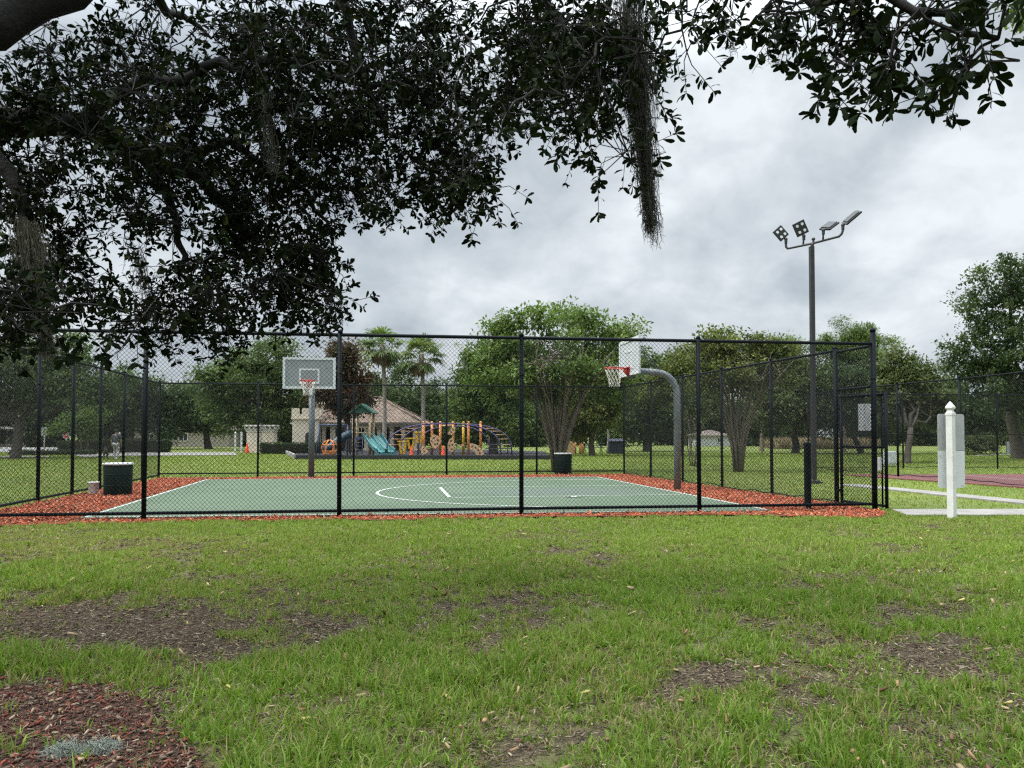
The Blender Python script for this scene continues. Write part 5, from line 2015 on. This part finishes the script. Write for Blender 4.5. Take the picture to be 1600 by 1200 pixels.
def clubhouse():
    base = gnd(560, CY)
    r = thing("clubhouse", "low stucco clubhouse with a tiled hip roof and a crenellated tower behind the playground", "building", base)
    m = mpp(CY)
    x0, x1 = at(462, 690, CY).x, at(652, 690, CY).x
    ez = at(500, 661, CY).z
    depth = 8.0
    b = MB()
    # front wall with arched openings: piers + lintel
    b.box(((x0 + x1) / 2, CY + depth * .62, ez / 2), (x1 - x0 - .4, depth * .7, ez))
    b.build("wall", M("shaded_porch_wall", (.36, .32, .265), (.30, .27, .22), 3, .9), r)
    b = MB()
    b.box(((x0 + x1) / 2, CY + .1, ez - .16), (x1 - x0, .35, .32))
    b.box(((x0 + x1) / 2, CY - .05, ez - .03), (x1 - x0 + .7, .9, .12))
    b.build("fascia", mt['trim'], r)
    for px in (494, 506, 520, 552, 572, 592, 612, 630, 648):
        xx = at(px, 690, CY).x
        b = MB()
        b.box((xx, CY + .1, (ez - .32) / 2), (.42 if px in (494, 520) else .30, .34, ez - .32))
        b.box((xx, CY + .1, .12), (.5, .42, .24))
        b.box((xx, CY + .1, ez - .42), (.46, .40, .12))
        b.build("column", mt['stucco'], r)
    # arches between the left columns
    for pa, pb in ((494, 506), (506, 520), (520, 552)):
        xa, xb = at(pa, 690, CY).x, at(pb, 690, CY).x
        b = MB()
        cx, rad = (xa + xb) / 2, (xb - xa) / 2
        top = ez - .32
        pts = [(xa, top), (xa, top - rad * .55)]
        for k in range(9):
            a = PI - PI * k / 8
            pts.append((cx + rad * .98 * math.cos(a), top - rad * .55 + rad * .5 * math.sin(a)))
        pts += [(xb, top - rad * .55), (xb, top)]
        b.prism([(x, CY + .02, z) for x, z in pts], (0, .2, 0))
        b.build("arch", mt['stucco'], r)
    for px in (500, 513, 560, 600, 621, 640):
        xx = at(px, 690, CY).x
        b = MB()
        b.box((xx, CY + depth * .27 - .02, 1.0), (.7, .05, 1.7))
        b.build("window", mt['glass'], r)
    # hip roof
    ax = at(590, 627, CY + 4)
    za = ax.z
    xl, xr = at(486, 661, CY).x - 1.0, at(658, 661, CY).x + .2
    yf, yb = CY - .6, CY + depth + .6
    rx0, rx1 = ax.x - 1.2, ax.x + .2
    ym = (yf + yb) / 2
    P = [(xl, yf, ez + .04), (xr, yf, ez + .04), (xr, yb, ez + .04), (xl, yb, ez + .04), (rx0, ym, za + .35), (rx1, ym, za + .35)]
    b = MB()
    b._add(P, [(0, 1, 5, 4), (1, 2, 5), (2, 3, 4, 5), (3, 0, 4), (3, 2, 1, 0)])
    rf = b.build("roof", mt['tiles'], r)
    b = MB()
    for a, c in ((0, 4), (1, 5), (2, 5), (3, 4), (4, 5)):
        b.tube([Vector(P[a]) + Vector((0, 0, .03)), Vector(P[c]) + Vector((0, 0, .03))], .10, 6)
    b.build("ridge_tiles", mt['tiles'], rf, smooth=True)
    # tower
    tx0, tx1 = at(457, 690, CY - 1).x, at(497, 690, CY - 1).x
    tz = at(470, 655, CY - 1).z
    w = tx1 - tx0
    tc = (tx0 + tx1) / 2
    b = MB()
    b.box((tc, CY, tz / 2), (w, w, tz))
    t = b.build("tower", mt['stucco'], r)
    b = MB()
    b.box((tc, CY, tz + .06), (w + .2, w + .2, .14))
    b.box((tc, CY, tz + .28), (w + .1, w + .1, .3))
    mw = .54
    for k in (-1, 0, 1):
        b.box((tc + k * ((w + .1) / 2 - mw / 2), CY - ((w + .1) / 2 - .14), tz + .68), (mw, .28, .5))
    for sg_ in (-1, 1):
        b.box((tc + sg_ * ((w + .1) / 2 - .14), CY, tz + .68), (.28, mw, .5))
    b.build("battlement", mt['stucco'], t)
    b = MB()
    pts = [(-.28, .0), (.28, .0), (.28, .85)] + [(.28 * math.cos(a), .85 + .28 * math.sin(a)) for a in [PI * k / 8 for k in range(1, 8)]] + [(-.28, .85)]
    b.prism([(tc + x + .3, CY - w / 2 - .03, z + .5) for x, z in pts], (0, .05, 0))
    b.build("window", mt['glass'], t)
    # small tiled turret roof behind
    b = MB()
    c = at(500, 636, CY + 3)
    b.box((c.x, CY + 3, ez + .7), (1.6, 1.6, 2.0))
    b._add([(c.x - 1, CY + 2, ez + 1.7), (c.x + 1, CY + 2, ez + 1.7), (c.x + 1, CY + 4, ez + 1.7), (c.x - 1, CY + 4, ez + 1.7), (c.x, CY + 3, ez + 2.3)], [(0, 1, 4), (1, 2, 4), (2, 3, 4), (3, 0, 4), (3, 2, 1, 0)])
    b.build("chimney", mt['stucco'], r)


clubhouse()


def pillar(label, x0, x1, Y, ytop, ybase):
    base = gnd((x0 + x1) / 2, Y)
    r = thing("gate_pillar", label, "pillar", base, "cream gate pillars")
    w = (x1 - x0) * mpp(Y) * .78
    zt = at(400, ytop, Y).z
    b = MB()
    b.box(base + Vector((0, 0, (zt - .55) / 2)), (w, w, zt - .55))
    b.box(base + Vector((0, 0, .12)), (w * 1.15, w * 1.15, .24))
    b.build("shaft", mt['stucco'], r)
    b = MB()
    b.box(base + Vector((0, 0, zt - .52)), (w * 1.1, w * 1.1, .07))
    for k in range(4):
        ww = w * (1.08 + .08 * k)
        b.box(base + Vector((0, 0, zt - .45 + .07 * k)), (ww, ww, .068))
    b.box(base + Vector((0, 0, zt - .06)), (w * 1.34, w * 1.34, .12))
    b.build("capital", mt['trim'], r)
    b = MB()
    for s in (-1, 0, 1):
        b.box(base + Vector((s * w * .42, -w * .68, zt - .19)), (w * .2, .12, .13))
    b.build("niche", mt['glass'], r)


pillar("left of the two cream gate pillars with notched capitals, beside the orange cone", 386, 409, 60, 664, 706)
pillar("right of the two cream gate pillars with notched capitals, left of the crenellated tower", 410, 433, 62, 664, 702)


# ------------------------------------------------------------------ playground
PY = 50.5


def pp(px, py, dy=0.):
    return at(px, py, PY + dy)


def gp(px, dy=0.):
    return gnd(px, PY + dy) + Vector((0, 0, .05))


# border
b = MB()
e0, e1 = G(462, 717.5), G(864, 718)
b.box((e0 + e1) / 2 + Vector((0, 0, .12)), ((e1 - e0).length, .14, .26), math.atan2((e1 - e0).y, (e1 - e0).x))
tag(b.build("playground_border", mt['edging'], loc=(e0 + e1) / 2, bevel=.02), "long black edging timber along the front of the playground", "edging")
b = MB()
f0, f1 = G(440, 705), G(461, 716.5)
b.box((f0 + f1) / 2 + Vector((0, 0, .12)), ((f1 - f0).length, .16, .26), math.atan2((f1 - f0).y, (f1 - f0).x))
tag(b.build("playground_border", mt['grey_edging'], loc=(f0 + f1) / 2, bevel=.02), "short grey edging running back at the playground's left corner", "edging")

# slide tower
tw = thing("play_tower", "play tower with tan posts, a green gabled roof and a double teal slide", "play structure", gp(563, 1))
XL, XR = pp(551, 700).x, pp(577, 700).x
for x in (XL, XR):
    for y in (PY + .2, PY + 1.5):
        b = MB()
        b.tube([Vector((x, y, 0)), Vector((x, y, 2.95))], .085, 10)
        b.build("post", mt['tan_post'], tw, smooth=True)
zr = 2.85
b = MB()
b.prism([(XL - .28, PY - .1, zr), ((XL + XR) / 2, PY - .1, zr + .62), (XR + .28, PY - .1, zr), (XR + .20, PY - .1, zr - .04), ((XL + XR) / 2, PY - .1, zr + .5), (XL - .20, PY - .1, zr - .04)], (0, 1.9, 0))
b.prism([(XL - .1, PY + .05, zr), ((XL + XR) / 2, PY + .05, zr + .5), (XR + .1, PY + .05, zr)], (0, .05, 0))
b.build("roof", mt['green_roof'], tw)
b = MB()
b.box(((XL + XR) / 2, PY + .85, 1.22), (XR - XL + .1, 1.4, .1))
b.build("platform", mt['blue'], tw)
b = MB()
for z in (1.55, 1.9):
    b.tube([Vector((XL, PY + .2, z)), Vector((XR, PY + .2, z))], .03, 6)
for k in range(5):
    x = XL + (XR - XL) * (k + .5) / 5
    b.tube([Vector((x, PY + .2, 1.25)), Vector((x, PY + .2, 1.9))], .018, 5)
b.build("railing", mt['tan_post'], tw, smooth=True)
b = MB()
for k in range(5):
    b.tube([Vector((XL + .15, PY + .15 - .12 * (4 - k) * .6, .2 + .23 * k)), Vector((XL + .65, PY + .15 - .12 * (4 - k) * .6, .2 + .23 * k))], .025, 6)
for xx in (XL + .15, XL + .65):
    b.tube([Vector((xx, PY - .2, .05)), Vector((xx, PY + .2, 1.35))], .03, 6)
b.build("ladder", mt['blue'], tw, smooth=True)
b = MB()
# double slide chutes: swept U sections going right and toward the viewer
sd_ = Vector((.62, -.78, 0))
sp_ = Vector((.78, .62, 0))
s0 = Vector((XR + .05, PY + .55, 1.30))
s1 = s0 + sd_ * 1.75 + Vector((0, 0, -1.0))
path = [s0, s0.lerp(s1, .2) + Vector((0, 0, .04)), s0.lerp(s1, .5) + Vector((0, 0, -.06)), s0.lerp(s1, .8) + Vector((0, 0, -.10)), s1 + sd_ * .25 + Vector((0, 0, -.03))]
for lane in (-.36, .36):
    vs = []
    for p in path:
        for (oy, oz) in ((-.34, .24), (-.30, .0), (0, -.05), (.30, .0), (.34, .24), (.27, .24), (.25, .05), (0, 0), (-.25, .05), (-.27, .24)):
            vs.append(p + sp_ * (oy + lane) + Vector((0, 0, oz)))
    K = 10
    fs = [(i * K + k, i * K + (k + 1) % K, (i + 1) * K + (k + 1) % K, (i + 1) * K + k) for i in range(len(path) - 1) for k in range(K)]
    b._add(vs, fs)
b.box((s1.x + .05, s1.y, .13), (1.3, .5, .2), math.atan2(sp_.y, sp_.x))
b.build("slide", mt['teal'], tw, smooth=False)
b = MB()
pts = [Vector((XL - .1, PY + 1, 1.5)), Vector((XL - .6, PY + .9, 1.38)), Vector((XL - 1.1, PY + .7, 1.05)), Vector((XL - 1.5, PY + .5, .62)), Vector((XL - 2.0, PY + .4, .42))]
b.tube(pts, .26, 12)
b.build("tube_slide", M("dark_blue_plastic", (.03, .07, .10), (.025, .055, .08), 4, .45), tw, smooth=True)

# blue swing frame
sw_ = thing("swing_frame", "blue pipe swing frame left of the play tower, behind the orange ball climber", "swing frame", gp(521, 1.5))
b = MB()
tL_, tR_ = pp(499, 664, 1.5), pp(543, 664, 1.5)
for t in (tL_, tR_):
    sgn = 1 if t is tR_ else -1
    for dy in (-.5, .5):
        b.tube([Vector((t.x, t.y, t.z)), Vector((t.x + .1 * sgn, t.y + dy, .03))], .045, 8)
b.tube([tL_, tR_], .045, 8)
b.build("frame", mt['blue'], sw_, smooth=True)
for fx in (.35, .7):
    c = tL_.lerp(tR_, fx)
    b = MB()
    for s in (-.2, .2):
        b.tube([c + Vector((s, 0, 0)), Vector((c.x + s, c.y, .55))], .012, 5)
    b.box(Vector((c.x, c.y, .53)), (.46, .2, .05))
    b.build("swing_seat", mt['edging'], sw_)

# ball climber
bc = pp(515, 704, -.6)
bc.z = .56
bo = thing("ball_climber", "orange ball-shaped climber made of hoops, in front of the blue swing frame", "climber", Vector((bc.x, bc.y, .05)))
b = MB()
for k in range(3):
    a = PI * k / 3 + .3
    b.tube([bc + Vector((math.cos(a) * math.cos(t), math.sin(a) * math.cos(t), math.sin(t))) * .5 for t in [2 * PI * j / 24 for j in range(25)]], .035, 6, False)
for z in (-.22, .2):
    q = math.sqrt(.25 - z * z)
    b.tube([bc + Vector((q * math.cos(t), q * math.sin(t), z)) for t in [2 * PI * j / 24 for j in range(25)]], .03, 6, False)
b.build("hoop_frame", mt['orange'], bo, smooth=True)
b = MB()
b.lathe([(.36, .06), (.44, .2), (.42, .34), (.36, .30), (.2, .16)], Vector((bc.x, bc.y, 0)), 16)
b.build("seat_bowl", mt['orange'], bo, smooth=True)

# big arch climber
ar = thing("arch_climber", "large climbing set of purple arches with orange posts and yellow panels in the playground", "climber", gp(700, 1))


def arc3(x0, x1, ztop, y0, y1, n=18, pw_=.62):
    A, B_ = pp(x0, 700).x, pp(x1, 700).x
    out = []
    for k in range(n + 1):
        t = k / n
        a = PI * t
        out.append(Vector(((A + B_) / 2 - (B_ - A) / 2 * math.copysign(abs(math.cos(a)) ** .85, math.cos(a)), y0 + (y1 - y0) * t, ztop * max(math.sin(a), 0) ** pw_ + .03)))
    return out


b = MB()
a1 = arc3(605, 783, 2.12, PY - .3, PY - .1)
a2 = arc3(621, 800, 2.12, PY + 1.1, PY + 1.2)
a3 = arc3(652, 765, 1.95, PY + .3, PY + .5)
for a_ in (a1, a2, a3):
    b.tube(a_, .045, 8)
b.build("arch", mt['purple'], ar, smooth=True)
b = MB()
for k in list(range(1, 6)) + list(range(13, 18)):
    b.tube([a1[k], a2[k]], .028, 6)
b.build("rung", mt['tan_plastic'], ar, smooth=True)
OR = [(662, 0.0, 'orange'), (675, .5, 'orange'), (688, .1, 'orange'), (708, .4, 'orange'), (724, .9, 'yellow'), (732, 0., 'orange'), (751, .6, 'orange')]
for px, dy, mm in OR:
    p = gp(px, dy)
    b = MB()
    b.tube([p, Vector((p.x, p.y, 2.20))], .085, 10)
    b.lathe([(.095, 2.18), (.095, 2.24), (.05, 2.29), (.01, 2.30)], Vector((p.x, p.y, 0)), 10)
    b.build("post", mt[mm], ar, smooth=True)
# yellow V panels stepping up
for k, (px, z0, z1) in enumerate(((629, .12, 1.0), (642, .45, 1.2), (655, .85, 1.6))):
    c = pp(px, 700, .2)
    b = MB()
    for s in (-1, 1):
        b.prism([(c.x + s * .30, c.y, z1), (c.x + s * .14, c.y, z1), (c.x + s * .02, c.y, z0), (c.x + s * .16, c.y, z0)], (0, .25, 0))
    b.box((c.x, c.y + .12, z1 - .04), (.7, .3, .09))
    b.build("climbing_panel", mt['yellow'], ar, bevel=.02)


def holed(name, outline, holes, y, mat, th=.06):
    b = MB()
    b.prism([(x, y, z) for x, z in outline], (0, th, 0))
    o = b.build(name, mat, ar)
    b = MB()
    for (hx, hz, hr) in holes:
        b.prism([(hx + hr * math.cos(t), y - .008, hz + hr * math.sin(t)) for t in [2 * PI * j / 10 for j in range(10)]], (0, .006, 0))
    b.build("grip_hole", mt['edging'], o)


c = pp(681, 700).x
holed("panel", [(c - .35, 1.25), (c - .15, 1.45), (c + .2, 1.3), (c + .38, 1.0), (c + .25, .75), (c, .45), (c - .2, .6), (c - .38, .95)], [(c - .12, 1.2, .06), (c + .14, 1.05, .06), (c - .05, .8, .06), (c + .12, .8, .05), (c - .25, .98, .05)], PY - .1, mt['tan_plastic'])
c = pp(704, 700).x
holed("panel", [(c - .15, .35), (c + .15, .25), (c + .25, .8), (c + .12, 1.25), (c - .12, 1.1), (c - .25, .7)], [(c, 1.0, .06), (c + .1, .75, .06), (c - .1, .7, .05), (c + .03, .45, .05)], PY + .25, mt['tan_plastic'])
holed("panel", [(c - .25, 1.45), (c + .05, 1.9), (c + .28, 1.95), (c + .28, 1.6), (c + .05, 1.4)], [(c, 1.6, .05), (c + .14, 1.75, .05)], PY + .25, mt['tan_plastic'])
c0x, R1 = pp(734, 700).x, .95
out = [(c0x + R1 * math.cos(t) * .98, .05 + R1 * .85 * math.sin(t)) for t in [PI / 2 * j / 8 for j in range(9)]] + [(c0x + .42 * math.cos(t), .05 + .42 * math.sin(t)) for t in [PI / 2 * j / 8 for j in range(8, -1, -1)]]
holed("panel", out, [(c0x + .68 * math.cos(t), .05 + .62 * math.sin(t), .06) for t in (.25, .6, .95, 1.3)], PY - .12, mt['tan_plastic'])
c = pp(660, 700).x
holed("panel", [(c, .05), (c + .42, .28), (c + .3, .5), (c + .05, .75), (c - .1, .5)], [(c + .12, .3, .05), (c + .1, .52, .04)], PY - .15, mt['tan_plastic'])
b = MB()
b.tube([gp(675, .2) + Vector((0, 0, .5)), gp(690, .1) + Vector((0, 0, .52))], .07, 8)
b.tube([gp(706, .4) + Vector((0, 0, 1.98)), gp(690, .3) + Vector((0, 0, 1.95))], .06, 8)
b.tube([gp(714, .5) + Vector((0, 0, .65)), gp(726, .5) + Vector((0, 0, .65))], .045, 8)
b.build("crossbar", mt['tan_plastic'], ar, smooth=True)

# picnic corner at right of playground
ow = thing("climbing_wall", "small orange-brown climbing panel set right of the big vase-shaped tree", "climber", gnd(893, 56))
b = MB()
c = gnd(888, 56)
b.prism([(c.x - .5, 56, 0), (c.x + .45, 56, 0), (c.x + .5, 56, .7), (c.x + .1, 56, 1.0), (c.x - .35, 56, .75)], (0, .2, 0))
b.build("panel", mt['tan_plastic'], ow)
for px in (899, 906, 909.5):
    b = MB()
    g0 = gnd(px, 56.2)
    b.tube([g0, g0 + Vector((0, 0, .85))], .07, 8)
    b.build("post", mt['orange'], ow, smooth=True)


def picnic(label, px, Y):
    c = gnd(px, Y)
    r = thing("picnic_table", label, "picnic table", c, "picnic tables beside the playground")
    b = MB()
    b.box(c + Vector((0, 0, .74)), (1.8, .75, .05))
    b.build("tabletop", mt['galv_dark'], r)
    for s in (-1, 1):
        b = MB()
        b.box(c + Vector((0, s * .65, .44)), (1.8, .27, .045))
        b.build("bench", mt['galv_dark'], r)
        b = MB()
        for t in (-1, 1):
            b.tube([c + Vector((s * .65, t * .7, 0)), c + Vector((s * .65, t * .2, .72))], .035, 6)
        b.tube([c + Vector((s * .65, -.7, .42)), c + Vector((s * .65, .7, .42))], .03, 6)
        b.build("leg", mt['edging'], r, smooth=True)


picnic("metal picnic table right of the purple arches", 779, 54)
picnic("metal picnic table left of the navy bin box, below the yellow-green tree", 926, 60)
nv = gnd(963, 57)
no = thing("bin_box", "squat navy box behind the back fence's right corner, beside the slender palm trunk", "bin", nv)
b = MB()
b.box(nv + Vector((0, 0, .45)), (1.15, .8, .9))
b.build("body", mt['navy'], no, bevel=.03)
b = MB()
b.prism([nv + Vector((-.62, -.45, .9)), nv + Vector((.62, -.45, .9)), nv + Vector((.62, .45, 1.08)), nv + Vector((-.62, .45, 1.08))], (0, 0, .05))
b.build("lid", mt['navy'], no)


def cone(label, px, py):
    c = G(px, py)
    o = thing("traffic_cone", label, "traffic cone", c, "orange traffic cones")
    b = MB()
    b.box(c + Vector((0, 0, .02 + .05)), (.38, .38, .04))
    b.build("base", mt['cone'], o)
    b = MB()
    b.lathe([(.15, .09), (.135, .15), (.045, .72), (.03, .74)], c, 14)
    b.build("body", mt['cone'], o, smooth=True)


cone("orange traffic cone on the grass beside the left cream gate pillar", 386, 708)
cone("orange traffic cone partly behind the ball-shaped climber", 487, 713.5)
cone("orange traffic cone below the yellow panels of the arch climber", 643, 716)
cone("orange traffic cone hidden half behind a back fence post, under the orange posts", 692.5, 715)

# utility cabinet, reeds, vinyl fence on the right
ub = G(1391.5, 726)
uo = thing("utility_cabinet", "pale grey utility cabinet on the lawn beyond the gate", "utility box", ub)
b = MB()
b.box(ub + Vector((0, 0, .31)), (.52, .42, .62), .1)
b.build("body", mt['box_white'], uo, bevel=.015)
b = MB()
b.box(ub + Vector((.02, -.215, .34)), (.42, .03, .5), .1)
b.build("door", mt['box_white'], uo, bevel=.006)


def reeds():
    rg = np.random.default_rng(88)
    n = 5200
    X = rg.uniform(gnd(1205, 78).x, gnd(1362, 78).x, n)
    Y = rg.uniform(76, 81, n)
    base = np.stack([X, Y, 0 * X], -1)
    d = np.stack([rg.normal(0, .25, n), rg.normal(0, .25, n), np.ones(n)], -1)
    L = rg.uniform(.5, 1.35, n)
    nr = unit(n, rg)
    col = pick(rg, n, [(.32, .25, .15), (.24, .19, .11), (.38, .31, .2), (.14, .14, .06)], [.4, .3, .2, .1])
    V, t3, q4, cc = leaf_arrays(base, d, nr, L, np.full(n, .09), col)
    o = put("dry_reeds", mesh_np("dry_reeds", V, q4, cc), mt['reed'])
    tag(o, "strip of dry tan reeds at the far edge of the lawn behind the light pole", "reeds", kind="stuff")


reeds()
vf = gnd(1572, 57)
vo = thing("vinyl_fence", "low grey panel fence at the far right edge beyond the tennis court", "fence", vf)
b = MB()
b.box(vf + Vector((2.6, 0, .42)), (5.0, .06, .72))
b.box(vf + Vector((2.6, -.01, .80)), (5.0, .1, .07))
for k in range(24):
    b.box(vf + Vector((.2 + .2 * k, -.035, .42)), (.012, .02, .68))
b.build("panel", mt['vinyl_grey'], vo)
for k in range(3):
    b = MB()
    b.box(vf + Vector((.05 + 2.5 * k, -.02, .45)), (.13, .13, .9))
    b.build("post", mt['vinyl_grey'], vo, bevel=.01)


# ------------------------------------------------------------------ sky and sun
SUN_EL, SUN_AZ = math.radians(55), math.radians(-102)      # azimuth measured from +Y (forward) clockwise to +X
sdir = Vector((math.sin(SUN_AZ) * math.cos(SUN_EL), math.cos(SUN_AZ) * math.cos(SUN_EL), math.sin(SUN_EL)))
sl = bpy.data.lights.new("sun", 'SUN')
sl.energy = 1.5
sl.angle = math.radians(14)
sl.color = (1.0, .965, .90)
so_ = bpy.data.objects.new("sun", sl)
COL.objects.link(so_)
so_.rotation_euler = sdir.to_track_quat('Z', 'Y').to_euler()

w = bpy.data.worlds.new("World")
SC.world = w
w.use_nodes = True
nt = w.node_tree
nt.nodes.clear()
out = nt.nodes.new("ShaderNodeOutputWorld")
sky = N(nt, "ShaderNodeTexSky", sky_type='NISHITA', sun_disc=False)
sky.sun_elevation = SUN_EL
sky.sun_rotation = SUN_AZ
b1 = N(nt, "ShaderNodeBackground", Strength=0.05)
nt.links.new(sky.outputs[0], b1.inputs[0])
tc = nt.nodes.new("ShaderNodeTexCoord")
sep = N(nt, "ShaderNodeSeparateXYZ")
nt.links.new(tc.outputs['Generated'], sep.inputs[0])


def mth(op, a, b=None, c=None):
    n = N(nt, "ShaderNodeMath", operation=op)
    for i, v in enumerate((a, b, c)):
        if v is None:
            continue
        if hasattr(v, 'is_output'):
            nt.links.new(v, n.inputs[i])
        else:
            n.inputs[i].default_value = v
    return n.outputs[0]


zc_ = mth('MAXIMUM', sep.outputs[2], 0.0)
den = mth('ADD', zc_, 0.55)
cx = mth('DIVIDE', sep.outputs[0], den)
cy = mth('DIVIDE', sep.outputs[1], den)
cmb = N(nt, "ShaderNodeCombineXYZ")
nt.links.new(cx, cmb.inputs[0])
nt.links.new(cy, cmb.inputs[1])
cmb.inputs[2].default_value = 3.7
nA = noise(nt, 2.6, 5, .5, .25, vec=cmb.outputs[0])
nB = noise(nt, 7.0, 9, .6, .3, vec=cmb.outputs[0])
mix1 = mth('ADD', mth('MULTIPLY', nA, .68), mth('MULTIPLY', nB, .32))
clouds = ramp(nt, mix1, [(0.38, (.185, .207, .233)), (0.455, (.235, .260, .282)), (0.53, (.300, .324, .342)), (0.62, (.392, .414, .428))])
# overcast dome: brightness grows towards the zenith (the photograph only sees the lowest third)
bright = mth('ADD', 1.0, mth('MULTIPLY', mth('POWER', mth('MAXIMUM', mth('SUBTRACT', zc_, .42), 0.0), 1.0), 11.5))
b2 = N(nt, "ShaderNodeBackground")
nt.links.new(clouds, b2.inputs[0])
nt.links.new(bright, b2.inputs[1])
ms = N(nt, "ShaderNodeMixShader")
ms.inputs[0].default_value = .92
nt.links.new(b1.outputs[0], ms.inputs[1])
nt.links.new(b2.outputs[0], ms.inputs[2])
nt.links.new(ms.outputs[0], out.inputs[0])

SC.view_settings.view_transform = 'Standard'
SC.view_settings.look = 'None'
SC.view_settings.exposure = 1.25
SC.view_settings.gamma = 1.0
SC.view_settings.use_curve_mapping = False
SC.render.film_transparent = False
cy_ = SC.cycles
cy_.max_bounces = 6
cy_.diffuse_bounces = 4
cy_.glossy_bounces = 2
cy_.transmission_bounces = 3
cy_.transparent_max_bounces = 4
cy_.use_adaptive_sampling = True
cy_.adaptive_threshold = 0.02
cy_.use_denoising = False
cy_.filter_width = 1.3
cy_.sample_clamp_indirect = 4.0
